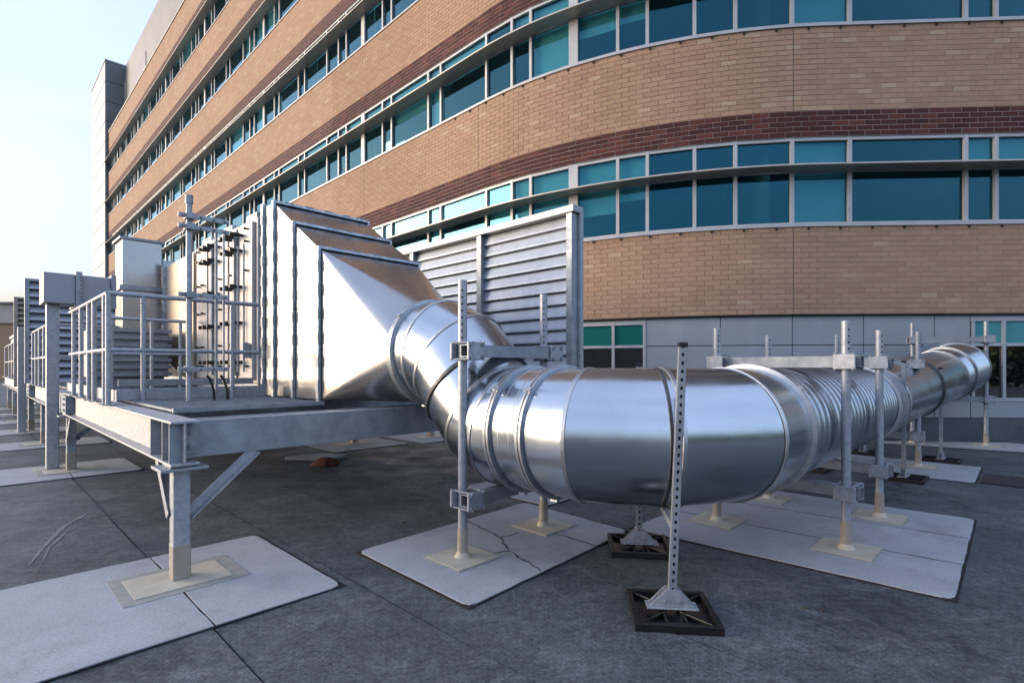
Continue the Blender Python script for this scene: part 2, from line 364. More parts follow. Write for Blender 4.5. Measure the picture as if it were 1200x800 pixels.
def wall_sheet(name, m, parent, s0, s1, z0, z1, off):
    ss = srange(s0, s1); mb = MB(); uv = []
    org = root_loc(parent)
    vs = []; fs = []
    for s in ss:
        vs += [wpt(s, off, z0) - org, wpt(s, off, z1) - org]; uv += [(s + 40, 0.0), (s + 40, z1 - z0)]
    for i in range(len(ss) - 1): fs.append((2 * i, 2 * i + 1, 2 * i + 3, 2 * i + 2))
    me = bpy.data.meshes.new(name); me.from_pydata(vs, [], fs)
    u = me.uv_layers.new(name='UVMap')
    for p in me.polygons:
        for li in p.loop_indices: u.data[li].uv = uv[me.loops[li].vertex_index]
    me.materials.append(M[m]); o = bpy.data.objects.new(name, me); COL.objects.link(o); o.parent = parent
    return o
FF, S1Z, HEADH, REDH = 3.96, 4.22, 1.79, 0.509
bld = thing('office_building', 'long tan brick building with dark red brick stripes, curved corner and ribbon windows', 'building', wpt(2, 0, 0))
BW, BH = 0.305, 0.1018
def brick_meshes(name, m, tones, gp=0.011, y=0.005):
    out = []
    for t in tones:
        x, z = (BW - gp) / 2, (BH - gp) / 2
        vs = [(-x, 0, -z), (x, 0, -z), (x, 0, z), (-x, 0, z), (-x + .002, -y, -z + .002), (x - .002, -y, -z + .002), (x - .002, -y, z - .002), (-x + .002, -y, z - .002)]
        me = bpy.data.meshes.new(name); me.from_pydata(vs, [], [(4, 5, 6, 7), (0, 1, 5, 4), (1, 2, 6, 5), (2, 3, 7, 6), (3, 0, 4, 7)])
        at = me.attributes.new('tone', 'FLOAT', 'FACE')
        for d in at.data: d.value = t
        me.materials.append(M[m]); out.append(me)
    return out
tan_var = brick_meshes('tan_brick', 'tan_brick', [0.05, 0.2, 0.35, 0.5, 0.6, 0.7, 0.8, 0.97])
red_var = brick_meshes('red_brick', 'red_brick', [0.05, 0.25, 0.4, 0.55, 0.8, 1.0], 0.015, 0.005)
tan_n = [0]; red_n = [0]
def bricks(band, kind, s0, s1, z0, z1, single):
    """real bricks over the mortar bed of a band: the nearest ones single, the rest joined"""
    var, cnt, mn = (tan_var, tan_n, 'tan_brick') if kind == 'tan' else (red_var, red_n, 'red_brick')
    org = root_loc(band); rows = int(round((z1 - z0) / BH)); vs = []; fs = []; tones = []
    for r in range(rows):
        zc = z0 + BH * (r + 0.5); odd = 0.5 * ((r + 1) % 2); k = math.ceil((s0 + 40) / BW - odd)
        while True:
            sc = (k + 0.5 + odd) * BW - 40; k += 1
            if sc + BW / 2 > s1: break
            i = random.choices(range(len(var)), ([3, 4, 5, 5, 4, 3, 2, 0.8] if kind == 'tan' else [3, 4, 4, 3, 2, 1]))[0]
            p = wpt(sc, 0.001, zc) - org; d = wdir(sc); ang = math.atan2(-d.y, -d.x)
            if single(sc, r) and cnt[0] < 300:
                o = bpy.data.objects.new(mn, var[i]); COL.objects.link(o); o.parent = band
                o.location = p; o.rotation_euler = (0, 0, ang); cnt[0] += 1
            else:
                c, sn = math.cos(ang), math.sin(ang); b = len(vs); j = random.uniform(0.8, 1.2)
                for v in var[i].vertices:
                    x, y, zz = v.co; y *= j
                    vs.append((p.x + x * c - y * sn, p.y + x * sn + y * c, p.z + zz))
                fs += [tuple(q + b for q in f) for f in ((4, 5, 6, 7), (0, 1, 5, 4), (1, 2, 6, 5), (2, 3, 7, 6), (3, 0, 4, 7))]
                t = var[i].attributes['tone'].data[0].value
                tones += [min(1, max(0, t + random.uniform(-.08, .08))) if t < .9 else t] * 5
    if vs:
        me = bpy.data.meshes.new(mn + '_field'); me.from_pydata(vs, [], fs)
        at = me.attributes.new('tone', 'FLOAT', 'FACE'); at.data.foreach_set('value', tones)
        me.materials.append(M[mn]); o = bpy.data.objects.new(mn + '_field', me); COL.objects.link(o); o.parent = band; o['kind'] = 'stuff'
def tan_band(z0, z1, near, single):
    # near: (s0, s1) stretch with real bricks
    s0, s1 = near
    part = None
    if s1 > s0:
        part = wall_sheet('tan_brick_band', 'tan_wall', bld, s0, s1, z0, z1, 0.0)
        bricks(part, 'tan', s0, s1, z0, z1, single)
        if s0 > SR: wall_sheet('tan_brick_band', 'tan_wall', bld, SR, s0, z0, z1, 0.0)
        wall_sheet('tan_brick_band', 'tan_wall', bld, s1, SL, z0, z1, 0.0)
    else: wall_sheet('tan_brick_band', 'tan_wall', bld, SR, SL, z0, z1, 0.0)
def red_band(z0, z1, near, single):
    s0, s1 = near
    if s1 > s0:
        part = wall_sheet('red_brick_band', 'red_wall', bld, s0, s1, z0, z1, 0.0)
        bricks(part, 'red', s0, s1, z0, z1, single)
        if s0 > SR: wall_sheet('red_brick_band', 'red_wall', bld, SR, s0, z0, z1, 0.0)
        wall_sheet('red_brick_band', 'red_wall', bld, s1, SL, z0, z1, 0.0)
    else: wall_sheet('red_brick_band', 'red_wall', bld, SR, SL, z0, z1, 0.0)
no = lambda s, r: False
tan_band(S1Z - 17 * BH, S1Z, (-5.0, 13.0), lambda s, r: -4.2 < s < 5.0 and r >= 6)
for k in range(5):
    h = S1Z + FF * k + HEADH; top = S1Z + FF * (k + 1)
    nr = {0: (-5.0, 16.0), 1: (4.0, 16.0), 2: (9.0, 14.0)}.get(k, (0, 0))
    red_band(h, h + REDH, nr, lambda s, r: s < 9.5)
    z0 = h + REDH
    tan_band(z0, top, nr if k < 2 else (0, 0), no)
# control joints in the brick
for k in range(2):
    for sj in (0.57, 7.9, 13.6):
        za, zb2 = (S1Z - 17 * BH, S1Z) if k == 0 else (S1Z + HEADH + REDH, S1Z + FF)
        wall_solid(MB(), sj - .007, sj + .007, za, zb2, 0.0005, 0.0085).build('control_joint', 'joint2', bld)
# soffit and wall body behind, top coping
zz0 = 0.0
for k in range(6):                                  # wall body stops at each ribbon of windows, rooms open behind it
    zz1 = S1Z + FF * k
    if k < 5: wall_solid(MB(), SR, SL, zz0, zz1 + .04, -0.45, -0.25).build('wall_core', 'panel_dark', bld)
    else: wall_solid(MB(), SR, SL, zz0, zz1, -0.45, -0.25).build('wall_core', 'panel_dark', bld); break
    zz0 = zz1 + HEADH
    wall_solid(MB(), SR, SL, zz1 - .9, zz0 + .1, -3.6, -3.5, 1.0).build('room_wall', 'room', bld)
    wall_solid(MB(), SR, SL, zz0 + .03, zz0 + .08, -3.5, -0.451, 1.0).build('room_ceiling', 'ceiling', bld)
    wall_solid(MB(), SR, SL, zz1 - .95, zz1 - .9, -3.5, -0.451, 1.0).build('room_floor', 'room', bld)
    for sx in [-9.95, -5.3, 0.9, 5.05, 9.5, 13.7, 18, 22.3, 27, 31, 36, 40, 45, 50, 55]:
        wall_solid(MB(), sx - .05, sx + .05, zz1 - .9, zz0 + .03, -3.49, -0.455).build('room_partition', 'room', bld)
mb = MB(); wall_solid(mb, SR, SL, S1Z + FF * 5, S1Z + FF * 5 + 0.12, -0.40, 0.05); mb.build('parapet_coping', 'coping', bld)
mb = MB(); wall_solid(mb, SR, SL, S1Z + FF * 5 - .2, S1Z + FF * 5 - 0.1, -20, -0.45, 2.0); mb.build('flat_roof', 'coping', bld)
# windows
mull = [-8.9, -7.8, -5.6, -5.0, -4.05, -3.32, -2.75, -0.54, 0.57, 1.65, 2.44, 3.39, 4.02, 4.97, 5.12]
seq = [1.06, 0.57, 0.88, 1.88, 0.58, 1.91, 0.52, 1.14, 0.15]
while True:
    nx = mull[-1] + seq[(len(mull) - 15) % 9]
    if nx > SL - 0.6: break
    mull.append(nx)
def window(s0, s1, zs, kinds, k):
    fz0, fz1, fzt = zs + 0.05, zs + HEADH, zs + 1.12
    mw = 0.035
    o0, o1 = -0.10, -0.02
    f = MB()
    wid = s1 - s0
    P = lambda s, o, z: wpt(s, o, z)
    def vert(sa, sb, z0, z1): wall_solid(f, sa, sb, z0, z1, o0, o1, 2.0)
    if wid < 0.3:                                   # solid pier cover between two windows
        vert(s0 - mw + .001, s1 + mw - .001, fz0, fz1)
        f.build('window_pier', 'alu', bld); return
    vert(s0, s0 + mw, fz0, fz1); vert(s1 - mw, s1, fz0, fz1)
    f2 = f
    for za, zb in ((fz0, fz0 + 0.05), (fzt - 0.03, fzt + 0.03), (fz1 - 0.07, fz1)):
        wall_solid(f2, s0 + mw, s1 - mw, za, zb, o0 + .004, o1 - .004, 2.0)
    wo = f.build('window', 'alu', bld)
    for za, zb, gm in ((fz0 + 0.05, fzt - 0.03, kinds[0]), (fzt + 0.03, fz1 - 0.07, kinds[1])):
        g = MB(); a, b = s0 + mw, s1 - mw
        jt = random.uniform(-0.004, 0.004)          # panes are never perfectly in plane
        g.add([P(a, o0 + .02 + jt, za), P(b, o0 + .02 - jt, za), P(b, o0 + .02 - jt * .6, zb), P(a, o0 + .02 + jt * .8, zb),
               P(a, o0 + .008, za), P(b, o0 + .008, za), P(b, o0 + .008, zb), P(a, o0 + .008, zb)],
              [(0, 1, 2, 3), (7, 6, 5, 4), (0, 4, 5, 1), (1, 5, 6, 2), (2, 6, 7, 3), (3, 7, 4, 0)])
        g.build('pane', 'glass', wo)
    drop = {'D': 0.0, 'P': random.uniform(.25, .6), 'F': 1.0}[kinds[0]]
    ub = kinds[1] == 'F'
    zb_ = (fz1 - .07) - ((fz1 - .07 - fzt) if ub else 0.0) - (fzt - fz0) * drop
    if ub or drop > 0:
        bl = MB(); wall_solid(bl, s0 + mw * .6, s1 - mw * .6, zb_, fz1 - .03, -0.165, -0.158, 2.0); bl.build('blind', 'blind', wo)
look = {-7.8: 'DF', -5.6: 'DD', -5.0: 'DF', -4.05: 'PF', -3.32: 'DF', -2.75: 'DF', -0.54: 'DD', 0.57: 'FF', 1.65: 'DD', 2.44: 'DD', 3.39: 'DD', 4.02: 'PF', 4.97: 'PF'}
for k in range(5):
    zs = S1Z + FF * k
    rnd = random.Random(k * 11 + 3)
    for i in range(len(mull) - 1):
        key = round(mull[i + 1], 2) if mull[i + 1] <= 4.97 else None
        kk = look.get(key)
        if kk is None: kk = rnd.choice(['DD', 'PF', 'DF', 'DD', 'FF', 'DF', 'DD'])
        window(mull[i], mull[i + 1], zs, kk, k)
    bnds = [SR, -0.54, LARC, 13.66, 22.35, 31, 40, 49, SL]
    for sa, sb in zip(bnds, bnds[1:]):
        mb = MB(); wall_solid(mb, sa + .002, sb - .002, zs, zs + 0.05, -0.12, 0.035); mb.build('window_sill', 'alu', bld)
        mb = MB(); wall_solid(mb, sa + .002, sb - .002, zs + 1.10, zs + 1.135, -0.018, 0.36); mb.build('sunshade', 'fin', bld, bevel=0.006)
        mb = MB(); wall_solid(mb, sa, sb, zs + HEADH - .004, zs + HEADH - .001, -0.25, -0.002); mb.build('window_head', 'coping', bld)
    # shelf-angle brackets under the sills
    if k < 2:
        s = -4.6
        while s < 9:
            MB().box(wpt(s, 0.022, zs - 0.035), (wdir(s).to_3d(), Z, Vector((0, 0, 0)) + wpt(s, 1) - wpt(s, 0)), (0.018, 0.022, 0.012)).build('weep_vent', 'joint', bld); s += 0.61
# ground storey: grey metal panels, two windows, dark base
pz0, pz1 = 0.44, S1Z - 17 * BH
mb = MB(); wall_solid(mb, SR, SL, 0, 0.44, -0.25, -0.02); mb.build('wall_base', 'base', bld)
mb = MB(); wall_solid(mb, SR, SL, pz1 - 0.03, pz1 - 0.004, -0.25, 0.03); mb.build('lintel_angle', 'joint', bld)
mb = MB(); wall_solid(mb, SR, SL, 0.44, pz1 - 0.03, -0.25, -0.075); mb.build('panel_backing', 'joint', bld)
win_rng = [(-6.6, -2.83, [-6.55, -4.9, -3.93, -3.46, -2.88]), (3.42, 7.0, [3.45, 4.12, 4.97, 6.0, 6.95])]
vj = [-9.9, -8.3, -6.6, -2.83, -2.15, -0.8, 0.57, 1.94, 3.42, 7.0, 8.5, 10, 11.5, 13, 14.5, 16, 18, 20, 22, 24, 26]
for s0, s1 in zip(vj, vj[1:]):
    inwin = any(r[0] - .01 <= s0 and s1 <= r[1] + .01 for r in win_rng)
    for z0, z1 in ((0.45, 0.76), (0.775, 1.87), (1.885, pz1 - 0.035)):
        if inwin and z0 > 0.5: continue
        mb = MB(); wall_solid(mb, s0 + .008, s1 - .008, z0, z1, -0.072, -0.03); mb.build('wall_panel', 'panel_grey', bld, bevel=0.004)
for wi, (r0, r1, ms) in enumerate(win_rng):
    fr = MB()
    for s in ms: wall_solid(fr, s - .03, s + .03, 0.78, 2.40, -0.072, -0.02)
    for za, zb in ((0.77, 0.84), (1.85, 1.91), (2.34, 2.42)): wall_solid(fr, r0, r1, za, zb, -0.068, -0.024)
    wo = fr.build('window', 'alu', bld)
    wall_solid(MB(), r0, r1, 2.42, pz1 - .032, -.072, -.03).build('wall_panel', 'panel_grey', bld)
    for s0, s1 in zip(ms, ms[1:]):
        for za, zb, gm in ((0.84, 1.85, 'glass_black'), (1.91, 2.34, 'glass_light' if wi == 0 else 'glass_green')):
            g = MB(); wall_solid(g, s0 + .03, s1 - .03, za, zb, -0.066, -0.058); g.build('pane', gm, wo)

# stair tower beyond the far end, penthouse on top
tz = 31.0
tw = thing('stair_tower', 'tall pale metal clad tower at far end of brick building', 'tower', wpt(SL + 4, 0, 0))
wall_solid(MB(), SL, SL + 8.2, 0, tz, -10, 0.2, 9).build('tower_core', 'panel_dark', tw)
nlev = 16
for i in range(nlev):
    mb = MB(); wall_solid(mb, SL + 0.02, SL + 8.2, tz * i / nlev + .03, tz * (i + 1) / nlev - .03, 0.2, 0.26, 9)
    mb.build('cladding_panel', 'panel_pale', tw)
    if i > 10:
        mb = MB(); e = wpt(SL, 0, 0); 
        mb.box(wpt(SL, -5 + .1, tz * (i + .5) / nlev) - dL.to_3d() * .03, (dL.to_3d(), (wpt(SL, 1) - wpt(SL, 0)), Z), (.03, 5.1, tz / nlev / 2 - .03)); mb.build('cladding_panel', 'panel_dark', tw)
wall_solid(MB(), SL - .1, SL + 8.3, tz, tz + .15, -10, 0.3, 9).build('tower_coping', 'coping', tw)
ph = thing('rooftop_penthouse', 'grey penthouse with dark louver set back above the parapet', 'penthouse', wpt(40, -2, S1Z + FF * 5))
wall_solid(MB(), 26, SL, S1Z + FF * 5 - .1, tz - .1, -9, -1.25, 50).build('wall', 'penthouse', ph)
mb = MB(); wall_solid(mb, SL - 9.5, SL - 3.0, S1Z + FF * 5 + .1, tz - 2.4, -1.25, -1.20, 50); mb.build('louver', 'pent_louver', ph)
mb = MB(); wall_solid(mb, SL - 1.2, SL - .05, S1Z + FF * 5 + .1, tz - 1.6, -1.25, -1.20, 50); mb.build('side_panel', 'tan_paint', ph)

# low building far off
fb = thing('low_building', 'distant low tan building with pale grey cornice beyond the platform', 'building', (-66, 64, 0))
MB().box((-70, 66, 2.5), ((1, 0, 0), (0, 1, 0), Z), (16, 5, 4.0)).build('wall', 'far_wall', fb)
MB().box((-70, 66, 7.6), ((1, 0, 0), (0, 1, 0), Z), (16.2, 5.2, 1.1)).build('upper_wall', 'far_roof', fb)
MB().box((-70, 66, 8.8), ((1, 0, 0), (0, 1, 0), Z), (16.5, 5.5, 0.1)).build('coping', 'penthouse', fb)

# ------------------------------------------------------------------ roof pads
def pad(corners, label, joints=(), z=0.016, group='pale pads under the supports', round_i=None):
    """corners: four ground points in order; joints: list of fractions along edge 0-1 where slabs meet"""
    c = [Vector((p[0], p[1], 0)) for p in corners]
    ctr = sum(c, Vector()) / 4
    t = thing('roof_pad', label, 'pad', ctr)
    if group: t['group'] = group
    grow = [p + (p - ctr).normalized() * 0.026 for p in c]
    MB().prism([g + Z * 0.0035 for g in grow], Z * 0.006).build('sealant_shade_bed', 'joint', t)  # dark rim: sealant, plus the dark line the pad casts, painted in
    fr = [0.0] + list(joints) + [1.0]
    for i, (u0, u1) in enumerate(zip(fr, fr[1:])):
        e0 = 0.0 if u0 == 0 else 0.006 / (c[1] - c[0]).length; e1 = 0.0 if u1 == 1 else 0.006 / (c[1] - c[0]).length
        q = [c[0].lerp(c[1], u0 + e0), c[0].lerp(c[1], u1 - e1), c[3].lerp(c[2], u1 - e1), c[3].lerp(c[2], u0 + e0)]
        # subdivided outline with ragged edge
        out = []
        for j in range(4):
            p, n_ = q[j], q[(j + 1) % 4]; m = max(4, int((n_ - p).length / 0.12))
            cut = 0.06 if ((j == 1 and u1 == 1) or (j == 2 and u1 == 1) or (j in (0, 3) and u0 == 0)) else 0.0
            for k in range(m):
                f = k / m
                pp = p.lerp(n_, f)
                if k == 0 and cut:
                    pv = q[j - 1]
                    out += [p + (pv - p).normalized() * cut, p + ((pv - p).normalized() + (n_ - p).normalized()) * cut * 0.29, p + (n_ - p).normalized() * cut]
                    continue
                if k == 0: out.append(pp); continue
                out.append(pp + Vector((random.uniform(-1, 1), random.uniform(-1, 1), 0)) * 0.0035)
        MB().prism([p + Z * 0.009 for p in out], Z * (z - 0.009)).build('slab', 'pad', t, bevel=0.002)
    return t
def ab(a, b): p = pf(a, b); return (p.x, p.y)
pad([ab(-2.6, -0.88), ab(0.71, -0.88), ab(0.71, 0.61), ab(-2.6, 0.61)], 'large pale pad under the first braced column of the steel platform', (0.772,))
pad([ab(-2.6, 4.75), ab(0.71, 4.75), ab(0.71, 6.1), ab(-2.6, 6.1)], 'pale pad under the tall square post and second column of platform', (0.772,))
pad([ab(-2.6, 8.4), ab(0.9, 8.4), ab(0.9, 9.6), ab(-2.6, 9.6)], 'pale pad under the third column along the platform edge', (0.75,))
for bb, nth in ((11.3, 'fourth'), (14.2, 'fifth'), (17.2, 'sixth'), (20.2, 'seventh')):
    pad([ab(-2.6, bb), ab(0.7, bb), ab(0.7, bb + 1.2), ab(-2.6, bb + 1.2)], 'pale pad under the %s platform column counted from the braced corner column' % nth, (0.75,))
pad([(-1.19, 4.10), (-0.254, 3.155), (1.01, 4.62), (0.135, 5.58)], 'cracked pale pad under two posts beside the duct elbow', ())
pad([(1.06, 4.70), (2.713, 3.247), (4.336, 4.96), (2.70, 6.40)], 'big pale pad under four duct support posts', ())
pad([(-0.55, 6.35), (0.35, 5.45), (1.55, 6.75), (0.65, 7.6)], 'pale pad behind the duct elbow under platform end', ())
pad([ab(3.3, 4.2), ab(4.75, 4.2), ab(4.75, 5.6), ab(3.3, 5.6)], 'pale pad under a platform column in the shade below deck', (0.6,))
pad([ab(4.95, 4.0), ab(6.5, 4.0), ab(6.5, 5.4), ab(4.95, 5.4)], 'pale pad in shade below deck, towards the louver screen', ())
pad([(4.2, 7.95), (5.70, 6.52), (6.70, 7.55), (5.2, 8.98)], 'pale pad at the spiral duct with black mat along its end', ())
pad([(6.6, 10.25), (8.6, 8.9), (10.0, 8.75), (9.4, 10.0)], 'pale pad against the grey panel wall under the duct end', ())

# cracks on the pads that show cracked slabs: extra dark grooves
def crack(parent_label_pts, parent):
    mb = MB(); pts = parent_label_pts
    for p, q in zip(pts, pts[1:]):
        mb.bar((p[0], p[1], 0.0162), (q[0], q[1], 0.0162), random.uniform(.006, .016), 0.002)
    mb.build('crack', 'joint', parent)
def jag(p, q, n=9, amp=0.014):
    p, q = Vector(p), Vector(q); d = q - p; nrm = Vector((-d.y, d.x)).normalized()
    return [p + d * (i / n) + nrm * random.uniform(-amp, amp) * (0 if i in (0, n) else 1) for i in range(n + 1)]
pads = [o for o in COL.objects if o.name.startswith('roof_pad')]
pc = [o for o in pads if 'cracked' in o['label']][0]
crack(jag((0.20, 3.70), (-0.02, 4.10)) + jag((-0.02, 4.10), (-0.10, 4.42), 5)[1:] + jag((-.10, 4.42), (-0.42, 4.92))[1:], pc)
crack(jag((0.35, 4.55), (0.66, 4.22), 6), pc); crack(jag((-0.1, 4.42), (0.06, 4.55), 4), pc); crack(jag((-.02, 4.1), (-.22, 4.02), 4), pc)
pb = [o for o in pads if o['label'].startswith('big')][0]
crack(jag((1.60, 5.26), (3.25, 3.82), 14, .01), pb); crack(jag((2.12, 5.80), (3.80, 4.40), 14, .01), pb)

# black rubber mat running on from the end of the spiral-duct pad
mt = MB(); c = [Vector((5.80, 6.55, 0)), Vector((7.7, 4.75, 0)), Vector((8.15, 5.25, 0)), Vector((6.35, 7.1, 0))]
tag(MB().prism([p + Z * .004 for p in c], Z * .012).build('walk_mat', 'gasket'), 'black rubber strip lying on the roof beside spiral duct pad', 'mat')

# ------------------------------------------------------------------ steel platform
def ibeam(mb, p0, p1, ztop, depth, fw, tf=0.016, tw_=0.012):
    p0, p1 = Vector(p0), Vector(p1)
    for z, w_, h_ in ((ztop - tf / 2, fw, tf), (ztop - depth + tf / 2, fw, tf), (ztop - depth / 2, tw_, depth - 2 * tf)):
        mb.bar((p0.x, p0.y, z), (p1.x, p1.y, z), w_, h_)
    return mb
plat = thing('steel_platform', 'galvanized steel equipment platform on square columns with wide flange beams', 'platform', pf(0, 0))
ZT, DP = 1.085, 0.295
ibeam(MB(), pf(0, -0.13), pf(0, 5.62), ZT, DP, 0.17).build('beam', 'galv_light', plat, bevel=.003)
ibeam(MB(), pf(0, 5.66), pf(0, 11.6), ZT, DP, 0.17).build('beam', 'galv_light', plat, bevel=.003)
ibeam(MB(), pf(0, 11.66), pf(0, 24), ZT, DP, 0.17).build('beam', 'galv_light', plat)
# front beam is a channel with its web outward
def channel(name, a0, a1, b, face, zt=ZT - .012, dp=0.25, m='galv'):
    mb = MB(); mb.abox(a0, a1, b - .006, b + .006, zt - dp, zt)
    mb.abox(a0, a1, b + .0062, b + face, zt - .014, zt - .001); mb.abox(a0, a1, b + .0062, b + face, zt - dp + .001, zt - dp + .014)
    return mb.build(name, m, plat, bevel=.002)
channel('beam', 0.012, 4.6, 0.0, 0.075, ZT - .012, .25, 'galv')
for b in (0.36, 2.0, 3.6, 5.2, 7.0, 8.9, 11.2, 13.5, 16): channel('joist', 0.012, 4.6, b, 0.075, ZT - .03, .2, 'galv_dark')
ibeam(MB(), pf(4.6, -0.1), pf(4.6, 24), ZT, DP, 0.17).build('beam', 'galv', plat)
for b in (-0.06, 0.12, 0.45):
    for s in (-1,):
        MB().abox(-0.078, -0.007, b - .006, b + .006, ZT - DP + .016, ZT - .016).build('stiffener', 'galv', plat)
def bolts(mb, pts, n, r=0.014, l=0.012):
    for p in pts: mb.tube(Vector(p), Vector(p) + Vector(n) * l, r, r, 6)
    return mb
# clip angle with bolts at the front corner
MB().abox(0.014, 0.10, -0.018, -0.0065, ZT - .235, ZT - .04).build('clip_plate', 'galv_dark', plat, bevel=.002)
bolts(MB(), [pf(0.06, -0.018, z) for z in (ZT - .09, ZT - .18)], -BD, .016).build('bolt', 'galv_dark', plat)
# splice plates by the tall posts
for b in (5.30, 11.3):
    MB().abox(-0.10, -0.008, b - .30, b + .30, ZT - DP + .03, ZT - .03).build('splice_plate', 'galv_dark', plat, bevel=.003)
    bolts(MB(), [pf(-0.10, b + x, ZT - z) for x in (-.22, -.12) for z in (.07, .145, .22)], -AD, .018, .016).build('bolt', 'galv_dark', plat)
def column(a, b, top=0.755, braces=True, full=True):
    MB().abox(a - .051, a + .051, b - .051, b + .051, 0.24, top).build('column', 'galv_light', plat, bevel=.008)
    MB().abox(a - .054, a + .054, b - .054, b + .054, 0.02, 0.26).build('column_sleeve', 'tan_paint', plat, bevel=.01)
    MB().abox(a - .36, a + .36, b - .27, b + .27, 0.0165, 0.0195).build('flashing_border', 'flashing_edge', plat)
    MB().abox(a - .29, a + .27, b - .2, b + .2, 0.020, 0.0235).build('flashing_patch', 'flashing', plat, bevel=.004)
    MB().abox(a - .14, a + .14, b - .13, b + .13, top + .002, top + .022).build('cap_plate', 'galv', plat, bevel=.003)
    MB().abox(a - .08, a + .08, b - .1, b + .1, top + .024, ZT - DP - .001).build('shim_plate', 'galv', plat)
column(0, 0)
for b in (5.4, 9.05, 12.0, 15, 18, 21): column(0, b)
for b in (0.1, 4.95, 9.05, 13): column(4.05 if b < 5 else 4.6, b)
column(5.65, 4.7)
# braces (angle irons)
def brace(p, q, up):
    mb = MB(); p, q = Vector(p), Vector(q)
    d = (q - p).normalized(); n = d.cross(up).normalized()
    mb.bar(p, q, 0.006, 0.062, n.cross(d)); mb.bar(p + n.cross(d) * .034 + n * .03, q + n.cross(d) * .034 + n * .03, 0.06, .006, n.cross(d))
    o = mb.build('brace', 'galv_light', plat, bevel=.001)
    bolts(MB(), [p + d * .03 - n * .004, q - d * .03 - n * .004], -n, .012).build('bolt', 'black', plat)
brace(pf(0.06, -0.03, 0.42), pf(0.50, -0.03, 0.815), BD)
brace(pf(-0.03, 0.06, 0.42), pf(-0.03, 0.36, 0.77), -AD)
brace(pf(-0.03, 5.34, 0.42), pf(-0.03, 4.95, 0.78), -AD)
brace(pf(0.06, 5.4, 0.42), pf(0.5, 5.4, 0.8), BD)
# grating: bearing bars
def grating(a0, a1, b0, b1):
    mb = MB(); n = int((b1 - b0) / 0.06)
    for i in range(n): mb.abox(a0, a1, b0 + i * .06, b0 + i * .06 + .008, ZT + .002, ZT + .034)
    m = int((a1 - a0) / 0.12)
    for i in range(m): mb.abox(a0 + i * .12, a0 + i * .12 + .01, b0, b1, ZT + .012, ZT + .028)
    o = mb.build('grating', 'galv_dark', plat); o['kind'] = 'stuff'
    fr = MB(); fr.abox(a0, a1, b0 - .02, b0 - .002, ZT + .002, ZT + .04); fr.build('grating_frame', 'galv', plat)
grating(0.1, 1.32, 0.62, 2.0); grating(0.1, 1.32, 2.03, 5.6); grating(1.36, 4.4, 2.6, 5.6); grating(0.1, 4.4, 5.8, 11.4)
# toe boards
MB().abox(-0.02, 1.34, 2.04, 2.052, ZT + .042, ZT + .15).build('toe_board', 'galv_light', plat, bevel=.002)
MB().abox(-0.04, -0.028, 1.95, 5.5, ZT + .03, ZT + .14).build('toe_board', 'galv_light', plat, bevel=.002)
MB().abox(0.05, 1.34, 2.42, 2.44, ZT + .16, ZT + .23).build('kick_plate', 'galv', plat, bevel=.002)

# tall square posts standing beside the platform edge
for b, lab in ((5.72, 'tall square galvanized post carrying the grey duct box'), (11.75, 'tall square galvanized post farther along beside the louver panels')):
    t = thing('square_post', lab, 'post', pf(-0.17, b)); p = -0.17
    MB().abox(p - .07, p + .07, b - .07, b + .07, 0.019, 2.32).build('shaft', 'galv_light', t, bevel=.012)
    MB().abox(p - .2, p + .2, b - .2, b + .2, 0.0165, 0.0185).build('flashing_patch', 'flashing', t)

# ------------------------------------------------------------------ guardrails
def guardrail(pts, posts, label, ztop=2.12, zmid=1.60, r=0.022, z0=ZT + .005, ends=()):
    t = thing('guardrail', label, 'railing', pf(*pts[0]) + Z * z0)
    t['group'] = 'guardrails on the platform'
    for zz, nm, rr in ((ztop, 'top_rail', r), (zmid, 'mid_rail', r * .95)):
        for p, q in zip(pts, pts[1:]):
            MB().tube(pf(*p, zz), pf(*q, zz), rr, rr, 16).build(nm, 'galv_light', t, True)
    for p in posts:
        MB().tube(pf(*p, z0), pf(*p, ztop - r * .6), r, r, 16).build('post', 'galv_light', t, True)
        MB().abox(p[0] - .05, p[0] + .05, p[1] - .05, p[1] + .05, z0, z0 + .01).build('base_plate', 'galv', t)
    return t
guardrail([(-0.1, 4.5), (-0.1, 1.95), (1.22, 1.95)], [(-0.1, 1.95), (0.17, 1.95), (0.96, 1.95)] + [(-0.1, b) for b in (2.12, 2.72, 3.05, 3.6, 4.2)], 'front guardrail of pipes wrapping the platform corner before the filter housing')
guardrail([(0.0, 4.7), (1.25, 4.7)], [(0.35, 4.7), (0.8, 4.7), (1.15, 4.7)], 'short cross guardrail on deck behind the front guardrail', 2.10, 1.62)
guardrail([(-0.1, 10.0), (-0.1, 7.0), (1.0, 7.0)], [(-0.1, b) for b in (7.0, 7.8, 8.6, 9.3, 10.0)], 'second guardrail between the grey duct box and louver panels')
guardrail([(-0.1, 21.0), (-0.1, 15.5), (0.9, 15.5)], [(-0.1, b) for b in (15.5, 17, 18.5, 21)], 'farthest guardrail beyond the close bladed louver panel')

